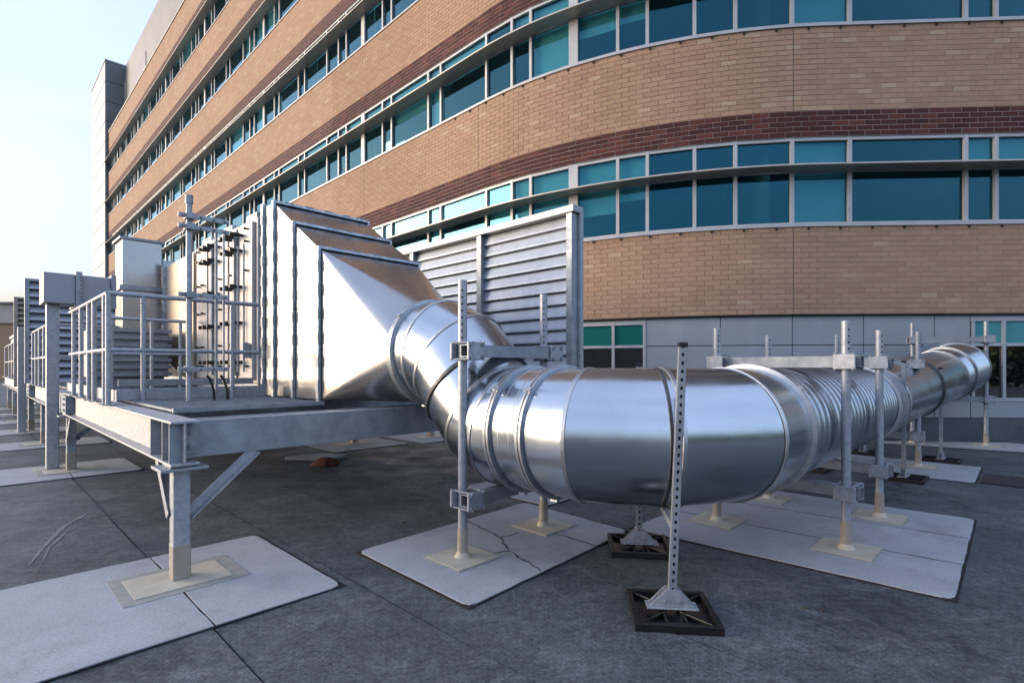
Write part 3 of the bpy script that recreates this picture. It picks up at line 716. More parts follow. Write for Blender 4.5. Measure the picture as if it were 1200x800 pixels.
# tall instrument mast
m_ = thing('instrument_mast', 'tall galvanized pipe mast with clamps standing behind the front guardrail', 'mast', pf(0.46, 1.58, ZT))
MB().tube(pf(.46, 1.58, ZT + .035), pf(.46, 1.58, 2.98), .026, .026, 18).build('pole', 'galv_light', m_, True)
MB().tube(pf(.46, 1.58, 2.98), pf(.46, 1.58, 3.06), .034, .034, 18).build('cap', 'galv', m_, True)
for z in (2.86, 2.76, 2.12, 1.42):
    MB().bar(pf(.36, 1.545, z), pf(.80, 1.545, z), .02, .042).build('cross_arm', 'galv_light', m_, bevel=.003)
    MB().abox(.42, .50, 1.51, 1.62, z - .03, z + .03).build('clamp', 'galv', m_, bevel=.005)
    bolts(MB(), [pf(x, 1.53, z) for x in (.40, .55, .66, .76)], -BD, .011, .02).build('bolt', 'galv_dark', m_)
MB().tube(pf(.70, 1.60, ZT + .03), pf(.70, 1.60, 2.8), .013, .013, 12).build('conduit', 'galv', m_, True)
MB().tube(pf(.78, 1.64, ZT + .2), pf(.78, 1.64, 2.75), .010, .010, 12).build('conduit', 'galv_light', m_, True)
for x in (.60, .72):
    mb = MB(); pts = [pf(x, 1.54, 1.36), pf(x + .03, 1.54, 1.32), pf(x + .06, 1.54, 1.22), pf(x + .065, 1.54, ZT + .03)]
    for p, q in zip(pts, pts[1:]): mb.tube(p, q, .012, .012, 10)
    mb.build('cable', 'black', m_, True)

# ------------------------------------------------------------------ filter housing and other plant on the deck
fh = thing('filter_housing', 'white filter housing with rows of black door latches on the platform', 'filter unit', pf(2.0, 3.4, ZT))
A_ = 1.36
MB().abox(A_ + .03, 2.62, 2.42, 4.72, ZT + .16, 3.22).build('casing', 'white_box', fh, bevel=.01)
MB().abox(A_ + .02, 2.66, 2.38, 4.76, ZT + .045, ZT + .158).build('base_frame', 'galv', fh)
db = [2.45, 2.98, 3.30, 3.85, 4.15, 4.70]
for i, (b0, b1) in enumerate(zip(db, db[1:])):
    MB().abox(A_ - .01, A_ + .029, b0 + .035, b1 - .035, ZT + .20, 3.17).build('door', 'white_box', fh, bevel=.006)
    MB().abox(A_ + .005, A_ + .028, b1 - .030, b1 - .002, ZT + .20, 3.19).build('door_post', 'gasket' if i % 2 == 0 else 'galv', fh)
for b in (2.98, 3.85):
    MB().abox(A_ - .06, A_ - .012, b - .035, b + .035, ZT + .25, 3.12).build('latch_bar', 'galv_dark', fh, bevel=.006)
    for z in (1.50, 1.98, 2.42, 2.86, 3.05):
        MB().tube(pf(A_ - .12, b - .18, z), pf(A_ - .12, b + .18, z), .012, .012, 8).build('latch_arm', 'black', fh, True)
        lk = MB()
        for db_ in (-.18, 0, .18):
            lk.tube(pf(A_ - .16, b + db_, z), pf(A_ - .011, b + db_, z), .026, .020, 10)
        lk.build('knob', 'black', fh, True)
for b in (2.62, 3.14, 3.55, 4.3, 4.52):
    kb = MB()
    for z in (1.45, 1.72, 2.2, 2.6, 2.95, 3.1): kb.tube(pf(A_ - .06, b, z), pf(A_ - .011, b, z), .017, .012, 8)
    kb.build('knob', 'black', fh, True)
for b in (2.55, 2.75):
    MB().tube(pf(A_ - .08, b, ZT + .3), pf(A_ - .08, b, 2.9), .012, .012, 8).build('conduit', 'galv_dark', fh, True)
for b0, b1 in ((2.5, 2.85), (3.35, 3.75), (4.2, 4.6)):
    MB().abox(A_ + .05, A_ + .35, b0, b1, 3.222, 3.30).build('lifting_bracket', 'galv_light', fh, bevel=.006)
MB().abox(A_ - .10, A_ - .012, 2.52, 2.60, 1.55, 1.72).build('junction_box', 'grey_box', fh, bevel=.006)

# inlet transition beyond the housing (warm sky reflection put into its cream colour)
it = thing('inlet_transition', 'flat sheet metal duct transition with slanted bottom behind the instrument mast', 'duct', pf(2.0, 5.6, ZT))
poly = [pf(A_ - .02, 4.80, ZT + .08), pf(A_ - .02, 6.35, 1.56), pf(A_ - .02, 6.35, 3.14), pf(A_ - .02, 4.80, 3.14)]
MB().prism(poly, AD * 1.2).build('sheet', 'sky_warmed_sheet', it, bevel=.006)
MB().abox(A_ - .06, 2.66, 6.36, 6.42, 1.50, 3.24).build('flange', 'clip', it)
# vertical riser duct behind
rd = thing('riser_duct', 'square galvanized riser duct standing behind the inlet transition', 'duct', pf(1.05, 6.9, ZT))
MB().abox(.78, 1.34, 6.62, 7.2, ZT + .04, 2.72).build('lower_section', 'duct_flat', rd, bevel=.006)
MB().abox(.78, 1.34, 6.62, 7.2, 2.80, 3.56).build('upper_section', 'duct_flat', rd, bevel=.006)
MB().abox(.74, 1.38, 6.58, 7.24, 2.722, 2.798).build('flange', 'galv', rd)
MB().abox(.74, 1.38, 6.58, 7.24, 3.561, 3.60).build('cap', 'galv', rd)
# fan unit low behind guardrail
fu = thing('fan_unit', 'low grey fan unit with ribbed casing behind the guardrail', 'fan unit', pf(.8, 5.6, ZT))
MB().abox(.25, 1.20, 5.55, 6.45, ZT + .2, 2.0).build('casing', 'grey_box', fu, bevel=.01)
for i in range(7): MB().abox(.22, 1.23, 5.50, 5.549, ZT + .22 + i * .11, ZT + .27 + i * .11).build('rib', 'galv', fu)
MB().abox(.3, 1.15, 5.6, 6.4, ZT + .04, ZT + .198).build('base_frame', 'galv_dark', fu)
# grey duct box across the tall post
gb = thing('duct_box', 'grey rectangular duct box resting on the tall square post', 'duct', pf(.2, 5.8, 2.3))
MB().abox(-.28, .06, 5.5, 6.1, 2.325, 2.74).build('end_section', 'grey_box', gb, bevel=.008)
MB().abox(.06, .13, 5.46, 6.14, 2.29, 2.78).build('flange', 'galv', gb, bevel=.004)
bolts(MB(), [pf(.12, 5.45, 2.33 + i * .055) for i in range(8)], -BD, .012, .02).build('bolt', 'galv_dark', gb)
MB().abox(.13, .46, 5.5, 6.1, 2.325, 2.74).build('main_section', 'grey_box', gb, bevel=.008)
MB().abox(.46, .52, 5.46, 6.14, 2.29, 2.78).build('flange', 'galv_dark', gb)

# louver panels farther along
def louver_bay(a0, a1, b, z0, z1, n, m, label, fm='galv'):
    t = thing('ventilation_screen', label, 'louver', pf((a0 + a1) / 2, b, z0))
    MB().abox(a0, a0 + .07, b - .05, b + .07, z0, z1).build('side_frame', fm, t); MB().abox(a1 - .07, a1, b - .05, b + .07, z0, z1).build('side_frame', fm, t)
    MB().abox(a0, a1, b - .055, b + .075, z1, z1 + .05).build('top_frame', fm, t)
    MB().abox(a0 + .07, a1 - .07, b + .05, b + .06, z0, z1).build('backing', 'panel_dark', t)
    dz = (z1 - z0) / n
    for i in range(n):
        z = z0 + dz * i
        MB().prism([pf(a0 + .07, b - .05, z + .005), pf(a0 + .07, b - .05, z + .022), pf(a0 + .07, b + .045, z + dz * .95), pf(a0 + .07, b + .045, z + dz * .95 - .017)], AD * (a1 - a0 - .14)).build('louver_blade', m, t)
louver_bay(-0.20, 1.5, 10.4, ZT + .03, 3.18, 13, 'louver', 'grey louver panel with broad blades behind the second guardrail')
louver_bay(-0.20, 1.2, 14.0, 0.95, 3.14, 17, 'louver_warm_light', 'louver panel with close blades at the far platform edge, tan from painted warm light', 'louver_warm_light')
fx = thing('plant_box', 'blue grey plant box on the farthest stretch of platform', 'plant unit', pf(.6, 18, ZT))
MB().abox(-.0, 1.6, 16.3, 20, ZT + .1, 2.35).build('casing', 'grey_box', fx, bevel=.02)
MB().abox(-.04, 1.64, 16.26, 20.04, 2.352, 2.42).build('lid', 'galv', fx)
# thin wire up to the tower
wr = MB(); p, q = pf(.2, 6.6, 2.75), wpt(SL + 8, .3, 12)
pp = [p.lerp(q, i / 24) - Z * (math.sin(math.pi * i / 24) * 1.0) for i in range(25)]
for x, y in zip(pp, pp[1:]): wr.tube(x, y, .006, .006, 6)
tag(wr.build('wire', 'galv_dark'), 'thin wire rising from the grey duct box to the pale tower', 'wire')

# ------------------------------------------------------------------ louver screen at the platform's far side
ls_ = thing('louver_screen', 'tall silver louver screen with steel posts standing behind the duct', 'louver screen', pf(4.2, 2.5, ZT))
LA, Lz0, Lz1 = 4.22, ZT + .02, 3.33
for b in (-0.08, 1.56, 3.22, 4.9, 6.6):
    wd_ = .05 if b > 0 else .045
    MB().abox(LA - .09, LA + .03, b - wd_, b + wd_, Lz0, Lz1).build('post', 'galv', ls_, bevel=.004)
MB().abox(LA + .03, LA + .10, -.16, -.10, Lz0, Lz1 + .08).build('corner_trim', 'galv_light', ls_)
MB().abox(LA - .11, LA + .09, -.16, 6.7, Lz1 + .002, Lz1 + .085).build('top_rail', 'galv_light', ls_, bevel=.004)
MB().abox(LA + .06, LA + .07, -.1, 6.6, Lz0, Lz1).build('back_sheet', 'louver', ls_)
nb = 14; dz = (Lz1 - Lz0) / nb
for b0, b1 in ((-.035, 1.51), (1.61, 3.17), (3.27, 4.85), (4.95, 6.55)):
    for i in range(nb):
        z = Lz0 + dz * i
        prof = [(-.004, z + .004), (-.026, z + .004), (-.034, z + .014), (-.030, z + .034), (.006, z + dz * .93), (.010, z + dz * 1.05), (.016, z + dz * 1.05), (.012, z + dz * .92), (-.022, z + .036), (-.026, z + .018), (-.004, z + .010)]
        MB().prism([pf(LA + x, b0, zz) for x, zz in prof], BD * (b1 - b0)).build('louver_blade', 'louver', ls_)

# ------------------------------------------------------------------ the exhaust duct
duct = thing('exhaust_duct', 'shiny galvanized exhaust duct: rectangular transition, round gored elbows and spiral pipe', 'duct', pf(2.05, 0, 1.1))
RP = 0.465; PZ = 0.968
DC = 2.05
def ring_frame(d):
    d = d.normalized(); x = d.cross(Z)
    x.normalize(); return x, x.cross(d)
NS = 72
def cut_ring(p, d, nrm, r):
    """circle round axis (p,d) cut by the plane through p with normal nrm"""
    x, y = ring_frame(d); out = []
    for i in range(NS):
        t = 2 * math.pi * i / NS; q = p + (x * math.cos(t) + y * math.sin(t)) * r
        k = (p - q).dot(nrm) / d.dot(nrm); out.append(q + d * k)
    return out
def seam_band(p, d, nrm, r, wdt, h, name, m):
    x, y = ring_frame(nrm); rr = []
    prof = [(-wdt / 2, 0.0), (-wdt / 2 * .8, h), (wdt / 2 * .8, h), (wdt / 2, 0.0)]
    for off, hh in prof: rr.append([q + nrm * off for q in cut_ring(p, d, nrm, r + hh)])
    MB().rings(rr).build(name, m, duct, True)
def gored(pts, names='gore', r=RP, m='duct', seams=True, n0=None, n1=None, skip=()):
    pts = [Vector(p) for p in pts]; ds = [(q - p).normalized() for p, q in zip(pts, pts[1:])]
    for i, d in enumerate(ds):
        na = (n0 or d) if i == 0 else (ds[i - 1] + d).normalized()
        nb_ = (n1 or d) if i == len(ds) - 1 else (d + ds[i + 1]).normalized()
        A = cut_ring(pts[i], d, na, r); B = cut_ring(pts[i + 1], d, nb_, r)
        # stop intersecting by using the same angular index; a longitudinal lap seam sits at one index
        rr = [[a.lerp(b, f / 6) for a, b in zip(A, B)] for f in range(7)]
        MB().rings(rr).build(names, m, duct, True)
        if seams and i > 0 and i not in skip:
            seam_band(pts[i], d, na, r, .030, .007, 'seam', 'seam')
    return ds
def flange(p, d, r=RP, wdt=0.03, h=0.026, m='flange'):
    d = d.normalized()
    for o, hh in ((-.013, h), (.013, h)):
        seam_band(Vector(p) + d * o * 1.15, d, d, r, wdt * .8, hh, 'flange_ring', m)
    x, y = ring_frame(d)
    for i in range(3):
        t = 0.7 + i * 2.1; q = Vector(p) + (x * math.cos(t) + y * math.sin(t)) * (r + h)
        MB().box(q, (d, x * math.cos(t) + y * math.sin(t), (x * -math.sin(t) + y * math.cos(t))), (.030, .016, .018)).build('flange_lug', m, duct)
# rectangular part: stations along b with falling top
aL, aR, zb = DC - .60, DC + .575, ZT + .03
st = [(2.38, 3.33), (2.07, 3.31), (1.55, 2.975), (0.96, 2.615)]
def rect(b, zt, g=0.0): return [pf(aL - g, b, zb - g), pf(aR + g, b, zb - g), pf(aR + g, b, zt + g), pf(aL - g, b, zt + g)]
for (b0, z0), (b1, z1) in zip(st, st[1:]):
    A, B = rect(b0, z0), rect(b1, z1)
    for i, nm in enumerate(('bottom_sheet', 'side_sheet', 'top_sheet', 'side_sheet')):
        j = (i + 1) % 4
        # slight oil-canning: centre of each sheet bulges
        n = (A[j] - A[i]).cross(B[i] - A[i]).normalized(); g = []
        NU, NV = 12, 12
        for u in range(NU + 1):
            for v in range(NV + 1):
                p = A[i].lerp(A[j], u / NU).lerp(B[i].lerp(B[j], u / NU), v / NV)
                g.append(p - n * (0.006 * math.sin(math.pi * u / NU) * math.sin(math.pi * v / NV)))
        mb = MB().add(g, [(u * (NV + 1) + v, u * (NV + 1) + v + 1, (u + 1) * (NV + 1) + v + 1, (u + 1) * (NV + 1) + v) for u in range(NU) for v in range(NV)])
        mb.build(nm, 'duct_flat', duct, True)
for b, zt in st:
    w2 = .028
    fr = MB()
    a_, c_ = aL - .030, aR + .030
    fr.abox(a_, aL - .001, b - w2, b + w2, zb - .02, zt + .03); fr.abox(aR + .001, c_, b - w2, b + w2, zb - .02, zt + .03)
    fr.abox(aL, aR, b - w2, b + w2, zt + .001, zt + .032)
    fr.build('flange', 'clip', duct, bevel=.003)
    cl = MB()
    zz = zb + .08
    while zz < zt - .05: cl.abox(a_ - .006, a_ - .001, b - w2 * 1.15, b + w2 * 1.15, zz, zz + .11); zz += .24
    aa = aL + .1
    while aa < aR - .1: cl.abox(aa, aa + .11, b - w2 * 1.15, b + w2 * 1.15, zt + .0325, zt + .038); aa += .24
    cl.build('flange_clip', 'galv_light', duct)
# square to round
bR = -0.10; zc = 1.575
pc_ = pf(DC, bR, zc)
circ = cut_ring(pc_, -BD, -BD, RP)
crn = rect(0.96, 2.615)
xv, yv = ring_frame(-BD)
def near_ring(pt_):
    d = pt_ - pc_; t = math.atan2(d.dot(yv), d.dot(xv)) % (2 * math.pi); return t / (2 * math.pi) * NS
q0 = [int(round(near_ring(pf(DC, bR, zc) + (AD * sx + Z * sz)))) % NS for sx, sz in ((-1, -1), (1, -1), (1, 1), (-1, 1))]
# quarter arcs fan from each corner, flat triangles between neighbouring corners
def arc_idx(i0, i1):
    out = [i0]; step = 1 if ((i1 - i0) % NS) <= NS // 2 else -1
    while out[-1] != i1: out.append((out[-1] + step) % NS)
    return out
quarter = [int(round(near_ring(pc_ + v))) % NS for v in (-Z, AD, Z, -AD)]      # bottom, right, top, left
for ci in range(4):
    arc = arc_idx(quarter[ci - 1], quarter[ci]); mb = MB()
    K = 6
    rows = []
    for f in range(K + 1): rows.append([crn[ci].lerp(circ[i], f / K) for i in arc])
    mb.rings(rows, closed=False); mb.build('corner_sheet', 'duct_flat', duct, True)
for ei in range(4):
    cA, cB = crn[ei], crn[(ei + 1) % 4]; tip = circ[quarter[ei]]
    mb = MB().add([cA, cB, tip], [(0, 1, 2)]); mb.build('flat_sheet', 'duct_flat', duct)
flange(pc_, -BD, RP, .045, .030)
# offset elbow down to the level run
r1 = .60; path = [pf(DC, bR, zc), pf(DC, -.16, zc)]
b_, z_ = -.16, zc; ang = 0.0
def arc_pts(b, z, a0, a1, rad, cuts):
    """mitre points of an elbow in the vertical plane, from pitch a0 to a1 (radians down)"""
    out = []
    sgn = 1 if a1 > a0 else -1
    def pos(t):
        return (b - rad * sgn * (math.sin(t) - math.sin(a0)) * 1.0, z - rad * sgn * (math.cos(a0) - math.cos(t)) * 1.0)
    n = len(cuts)
    cs = [a0] + cuts + [a1]
    return pos, cs
th_ = R(45)
def bend(b, z, a0, a1, rad, ngore):
    # centreline arc replaced by tangent polyline: end half-gores plus full gores
    tot = abs(a1 - a0); sg = 1 if a1 > a0 else -1
    half = tot / (2 * (ngore - 1)); pts = []; ang = a0
    seg = rad * math.tan(half)
    for i in range(ngore - 1):
        l = seg if i == 0 else 2 * seg
        b -= l * math.cos(ang); z -= l * math.sin(ang); pts.append((b, z)); ang += sg * 2 * half
    b -= seg * math.cos(ang); z -= seg * math.sin(ang)
    return pts, (b, z)
p1, e1 = bend(-.16, zc, 0, th_, r1, 3)
Ltot = (zc - PZ - 2 * r1 * (1 - math.cos(th_))) / math.sin(th_)
e1b = (e1[0] - Ltot * math.cos(th_), e1[1] - Ltot * math.sin(th_))
p2, e2 = bend(e1b[0], e1b[1], th_, 0, r1, 3)
mid = ((e1[0] + e1b[0]) / 2, (e1[1] + e1b[1]) / 2)
b_f1 = -1.02 - .32
vp = [pf(DC, bR, zc)] + [pf(DC, b, z) for b, z in p1] + [pf(DC, *mid)]
gored(vp)
vp2 = [pf(DC, *mid)] + [pf(DC, b, z) for b, z in p2] + [pf(DC, b_f1, PZ)]
gored(vp2)
dm = (vp[-1] - vp[-2]).normalized()
seam_band(vp[-1], dm, dm, RP, .035, .016, 'joint_band', 'band')
flange(pf(DC, b_f1, PZ), -BD)
# level straight, then 90 degree gored elbow, then the long run along a
RE = 0.90
corner = Vector((1.053, 3.293, PZ)); 
tb = -((corner - C0).dot(BD)); cb = -tb                       # corner's b coordinate
corner = pf(DC, cb, PZ)
t1 = corner + BD * RE
flange(t1, -BD)
gored([pf(DC, b_f1, PZ), t1], 'straight_section')
for f in (.33, .66): seam_band(pf(DC, b_f1, PZ).lerp(t1, f), -BD, -BD, RP, .006, .002, 'bead', 'seam')
dirs = [(-BD) , AD]
arcc = corner + BD * RE + AD * RE
def el(t):  # direction at turn angle t from -BD to AD
    return -BD * math.cos(t) + AD * math.sin(t)
hs = R(15); sg = RE * math.tan(hs); pts = [t1.copy()]; p = t1.copy(); t = 0.0
for i in range(3):
    p = p + el(t) * (sg if i == 0 else 2 * sg); pts.append(p.copy()); t += 2 * hs
p = p + el(t) * sg; t2 = p.copy(); pts.append(t2 + AD * 0.20)
gored(pts)
f3 = t2 + AD * 0.22
flange(f3, AD, RP, .05, .03, 'seam')
# perforated hanger strap round the elbow middle
dm = el(R(45)); pm = (pts[2] + pts[1]) / 2 + el(R(30)) * (sg * .84)
seam_band(pm, el(R(30)), el(R(41)), RP, .026, .004, 'hanger_strap', 'band')
# spiral lock-seam pipe
uS = 3.45
def spiral(p0, d, L, r, pitch=.14):
    x, y = ring_frame(d); nv = int(L / .0065); rr = []
    for k in range(nv + 1):
        s = L * k / nv; ring = []
        for i in range(NS):
            t = 2 * math.pi * i / NS; ph = (s / pitch - i / NS) % 1.0
            dd = min(ph, 1 - ph) * pitch; rb = .008 * max(0, 1 - (dd / .024) ** 2) ** 1.5
            ring.append(p0 + d * s + (x * math.cos(t) + y * math.sin(t)) * (r + rb))
        rr.append(ring)
    MB().rings(rr).build('spiral_section', 'spiral', duct, True)
spiral(f3 + AD * .03, AD, uS, RP - .006)
f4 = f3 + AD * (uS + .05); flange(f4, AD, RP, .05, .03, 'seam')
ee = f4 + AD * .55
gored([f4, ee], 'straight_section'); flange(f4 + AD * .3, AD)
# rise and turn into the wall
P1 = ee; P2 = ee + AD * .40; P3 = Vector((7.45, 9.30, 1.26)); P4 = Vector((8.00, 9.55, 1.40)); P5 = Vector((8.20, 9.90, 1.43)); P6 = Vector((8.22, 10.7, 1.43))
pm = P2.lerp(P3, .5)
gored([P1, P2, pm]); flange(P1, AD)
gored([pm, P3, P4, P5, P6]); dm = (P3 - P2).normalized(); seam_band(pm, dm, dm, RP, .07, .02, 'joint_band', 'band')
seam_band(P3.lerp(P4, .5), (P4 - P3).normalized(), (P4 - P3).normalized(), RP, .035, .022, 'flange_ring', 'flange')

# ------------------------------------------------------------------ duct support frames
def strut(mb, p, q, w_=.085, t_=.006):
    """hollow square tube"""
    p, q = Vector(p), Vector(q); d = (q - p).normalized(); x = d.cross(Z).normalized(); h = w_ / 2
    for off, up in ((x * h, Z), (-x * h, Z)):
        mb.box((p + q) / 2 + off, (x, Z, d), (t_ / 2, h + t_ / 2, (q - p).length / 2))
    for off in (Z * h, -Z * h):
        mb.box((p + q) / 2 + off, (x, Z, d), (h - t_ / 2 - .0002, t_ / 2, (q - p).length / 2))
    return mb
def support_frame(p, q, top, zu, zl, label, ext=.09, r=.034, group='duct support frames', back=False):
    p, q = Vector((*p, 0)), Vector((*q, 0)); d = (q - p).normalized(); n = d.cross(Z).normalized()
    if n.y > 0: n = -n                              # crossbars sit on one side of the posts
    if back: n = -n
    t = thing('support_frame', label, 'support', p.lerp(q, .5), group)
    for c in (p, q):
        MB().tube(c + Z * .22, c + Z * top, r, r, 18).build('post', 'galv_light', t, True)
        MB().tube(c + Z * .0225, c + Z * .24, r + .006, r + .005, 18).build('post_sleeve', 'tan_paint', t, True)
        MB().tube(c + Z * .0225, c + Z * .06, r + .03, r + .006, 18).build('sleeve_foot', 'flashing', t, True)
        MB().box(c + Z * .0185, (AD, BD, Z), (.215, .215, .0016)).build('flashing_border', 'flashing_edge', t)
        MB().box(c + Z * .0222, (AD, BD, Z), (.20, .20, .0018)).build('flashing_patch', 'flashing', t)
        hs_ = MB(); zz = zu + .1
        while zz < top - .03:
            hs_.box(c - Vector((0, 1, 0)) * (r - .003), ((1, 0, 0), (0, 1, 0), Z), (.0001, .0001, .0001)) if False else hs_.tube(c + Z * zz - Vector((0, r * .8, 0)), c + Z * zz - Vector((0, r + .002, 0)), .008, .008, 8); zz += .05
        if hs_.v: hs_.build('bolt_hole', 'joint', t)['kind'] = 'stuff'
    for zc_ in (zu, zl):
        off = n * (r + .05)
        o = strut(MB(), p + off - d * ext + Z * zc_, q + off + d * ext + Z * zc_).build('crossbar', 'galv', t)
        for c in (p, q):
            MB().box(c + n * (r + .1055) + Z * zc_, (d, n, Z), (.085, .010, .066)).build('clamp_plate', 'galv_light', t, bevel=.006)
            MB().box(c - n * (r + .012) + Z * zc_, (d, n, Z), (.078, .010, .060)).build('clamp_plate', 'galv_light', t, bevel=.006)
            bl = MB()
            for sx in (-.06, .06):
                for sz in (-.082, .082):
                    bl.tube(c + d * sx - n * (r + .03) + Z * (zc_ + sz * .75), c + d * sx + n * (r + .135) + Z * (zc_ + sz * .75), .007, .007, 8)
                    bl.tube(c + d * sx + n * (r + .1156) + Z * (zc_ + sz * .55), c + d * sx + n * (r + .128) + Z * (zc_ + sz * .55), .015, .015, 6)
            bl.build('bolt', 'galv_dark', t)
    return t
support_frame((-0.371, 3.97), (0.283, 4.75), 2.09, 1.56, .46, 'tall two post support frame straddling the duct before its elbow', .06)
support_frame((1.91, 4.93), (2.62, 4.15), 1.80, 1.483, .455, 'two post support frame at start of the spiral duct', back=True)
support_frame((2.79, 5.76), (3.50, 5.04), 1.79, 1.483, .455, 'second two post support frame along the spiral duct', back=True)
support_frame((5.10, 8.30), (5.85, 7.62), 1.95, 1.483, .455, 'support frame on the pad beside the black mat')
support_frame((7.55, 9.98), (8.62, 9.62), 2.27, 1.94, .86, 'support frame under the rising duct end by the wall')

# ------------------------------------------------------------------ strut stands with rubber feet
def stand(c, top, label, ang, lean=(0, 0), arm=None, sz=.235):
    c = Vector((*c, 0)); x = Vector((math.cos(ang), math.sin(ang), 0)); y = Vector((-x.y, x.x, 0))
    t = thing('strut_stand', label, 'stand', c, 'strut stands with black rubber feet')
    bs = MB()
    for s in (-1, 1):
        bs.box(c + y * s * (sz - .015) + Z * .024, (x, y, Z), (sz, .015, .023)); bs.box(c + x * s * (sz - .015) + Z * .024, (x, y, Z), (.015, sz - .0305, .023))
    for s in (-1, 1):
        for u in (-1, 1):
            p = c + x * s * .04 + y * u * .04 + Z * .022; q = c + x * s * (sz - .03) + y * u * (sz - .03) + Z * .022
            bs.bar(p, q, .014, .036)
    for u in (-.055, .055): bs.box(c + x * u + Z * .021, (x, y, Z), (.006, sz - .031, .018))
    bs.build('rubber_base', 'black', t, bevel=.003)
    MB().box(c + Z * .008, (x, y, Z), (sz - .03, sz - .03, .004)).build('tray', 'rubber_tray', t)
    MB().box(c + Z * .052, (x, y, Z), (.145, .052, .004)).build('foot_plate', 'galv_light', t, bevel=.002)
    for s in (-1, 1):
        poly = [c + y * s * .026 - x * .13 + Z * .0565, c + y * s * .026 + x * .13 + Z * .0565, c + y * s * .026 + x * .036 + Z * .155, c + y * s * .026 - x * .036 + Z * .155]
        MB().prism(poly, y * s * .005).build('bracket', 'galv_light', t, bevel=.001)
    bolts(MB(), [c - y * .0315 + x * q + Z * .085 for q in (-.04, .04)], -y, .010, .008).build('bolt', 'galv', t)
    # slotted channel
    p0 = c + Z * .058; p1 = c + Vector((*lean, 0)) + Z * top; d = (p1 - p0).normalized(); L = (p1 - p0).length
    hw = .0205; ch = MB(); m_ = (p0 + p1) / 2
    xx = x; yy = d.cross(xx).normalized(); xx = yy.cross(d).normalized()
    for s in (-1, 1): ch.box(m_ + xx * s * hw, (xx, yy, d), (.002, hw, L / 2))
    ch.box(m_ + yy * hw, (xx, yy, d), (hw - .0022, .002, L / 2))
    for s in (-1, 1): ch.box(m_ - yy * hw + xx * s * .0133, (xx, yy, d), (.0064, .002, L / 2))
    n = int(L / .048)
    for i in range(n): ch.box(p0 + d * ((i + .5) * L / n) - yy * hw, (xx, yy, d), (.0068, .002, .0145))
    ch.build('slotted_post', 'galv', t)
    MB().box(m_ + yy * .004, (xx, yy, d), (.0185, .001, L / 2 - .002)).build('slot_shade', 'joint', t)  # dark sheet inside the hollow post stands in for shade behind the slots
    MB().box(p1 + d * .010, (xx, yy, d), (.026, .026, .014)).build('end_cap', 'black', t, bevel=.004)
    if arm: 
        MB().bar(p0.lerp(p1, arm[0]), Vector(arm[1]), .04, .04).build('arm', 'galv', t)
    return t
ra = math.atan2(-.11, 1)
stand((0.930, 3.085), 1.56, 'slotted strut stand in front of the duct elbow on a black foot', ra, (.065, 0), (.30, (1.0, 3.50, .52)))
stand((1.01, 4.20), 1.45, 'slotted strut stand behind the duct elbow on a black foot', ra, (0, 0), (.32, (1.0, 3.75, .52)))
stand((5.02, 6.78), 1.50, 'slotted strut stand on a black foot before the spiral pipe end', R(45), (.0, 0))
stand((6.55, 8.08), 1.41, 'slotted strut stand on a black foot before the rising duct', R(45), (0, 0), (.96, (6.0, 8.55, 1.47)))
stand((5.86, 8.82), 1.40, 'slotted strut stand on a black foot behind the rising duct', R(45))
stand((4.20, 7.45), 1.46, 'slotted strut stand on a black foot behind the spiral pipe', R(45))

# small litter under the platform
rg = MB(); rn = random.Random(4)
c = Vector((-2.72, 7.75, 0)); NR = 9
rr = []
for k, (rad, z) in enumerate(((.20, .004), (.19, .05), (.13, .10), (.05, .115))):
    rr.append([c + Vector((math.cos(2 * math.pi * i / NR) * rad * rn.uniform(.8, 1.2), math.sin(2 * math.pi * i / NR) * rad * .7 * rn.uniform(.8, 1.2), z * rn.uniform(.8, 1.1) + .004)) for i in range(NR)])
rg.rings(rr); rg.add(rr[-1], [tuple(range(NR))])
tag(rg.build('rag', 'red', None, True), 'crumpled dark red rag on the roof under the platform', 'rag')
sc_ = MB(); c = Vector((-3.05, 8.25, 0)); sc_.prism([c + Vector(p) for p in ((-.45, -.1, .006), (.25, -.22, .006), (.45, .12, .006), (.1, .3, .006), (-.3, .15, .006))], Z * .05)
tag(sc_.build('foam_scrap', 'scrap', None, bevel=.015), 'flat pale scrap lying beside the red rag', 'scrap')
rn = random.Random(9)
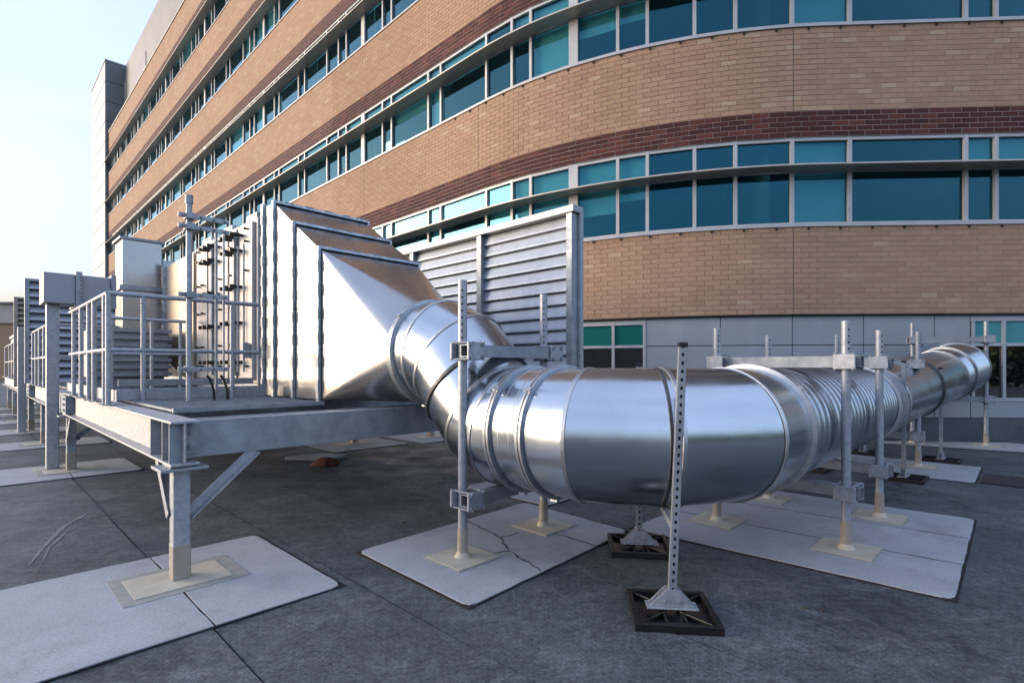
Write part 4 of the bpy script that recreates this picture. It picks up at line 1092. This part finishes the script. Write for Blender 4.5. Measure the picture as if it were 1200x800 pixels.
for i, (x, y) in enumerate(((1.75, 3.15), (1.83, 3.12), (-1.0, 4.9))):
    mb = MB(); c = Vector((x, y, .004)); mb.prism([c + Vector((math.cos(t_) * .018 * rn.uniform(.6, 1.2), math.sin(t_) * .012 * rn.uniform(.6, 1.2), 0)) for t_ in (0, .9, 1.8, 2.9, 4.1, 5.2)], Z * .006)
    tag(mb.build('debris_chip', 'chip'), ('tiny brown chip on the membrane beside the big four post pad', 'smaller brown chip next to another chip beside the big pad', 'tiny brown chip on the membrane behind the cracked pad')[i], 'debris', 'chips of debris on the roof')

# ------------------------------------------------------------------ trees beyond the roof edge behind the viewer (they show in the lower windows)
def tree(x, y, h, seed):
    rn = random.Random(seed); base = Vector((x, y, -6))
    t = thing('tree', 'leafy tree beyond the roof edge, mirrored in ground storey windows', 'tree', base, 'trees beyond the roof edge')
    tr = MB(); tr.tube(base, base + Z * h * .45, .28, .18, 10); tops = []
    for i in range(7):
        a = i * 2.4; p0 = base + Z * h * rn.uniform(.3, .45); q = base + Vector((math.cos(a) * h * .2, math.sin(a) * h * .2, h * rn.uniform(.55, .85)))
        tr.tube(p0, q, .1, .03, 6); tops.append(q)
    tops += [base + Vector((rn.gauss(0, 1) * h * .12, rn.gauss(0, 1) * h * .12, h * rn.uniform(.28, .95))) for _ in range(12)]
    tr.build('trunk', 'bark', t, True)
    vs, fs = [], []
    for q in tops:
        for _ in range(130):
            p = q + Vector((rn.gauss(0, 1), rn.gauss(0, 1), rn.gauss(0, .8))) * h * .075
            u = Vector((rn.gauss(0, 1), rn.gauss(0, 1), rn.gauss(0, 1))).normalized(); v = u.orthogonal().normalized(); s = rn.uniform(.22, .42); k = len(vs)
            vs += [p - u * s, p + v * s * .6, p + u * s, p - v * s * .6]; fs.append((k, k + 1, k + 2, k + 3))
    MB().add(vs, fs).build('crown', 'leaf', t)
for i, (x, y, h) in enumerate(((26, -30, 13), (33, -27, 11), (39, -33, 14), (46, -30, 12), (19, -34, 12), (53, -26, 13), (12, -38, 11), (4, -42, 10), (60, -20, 13), (-6, -45, 10), (42, -38, 13), (50, -37, 13), (57, -33, 14), (36, -38, 12), (47, -26, 9))): tree(x, y, h, i)
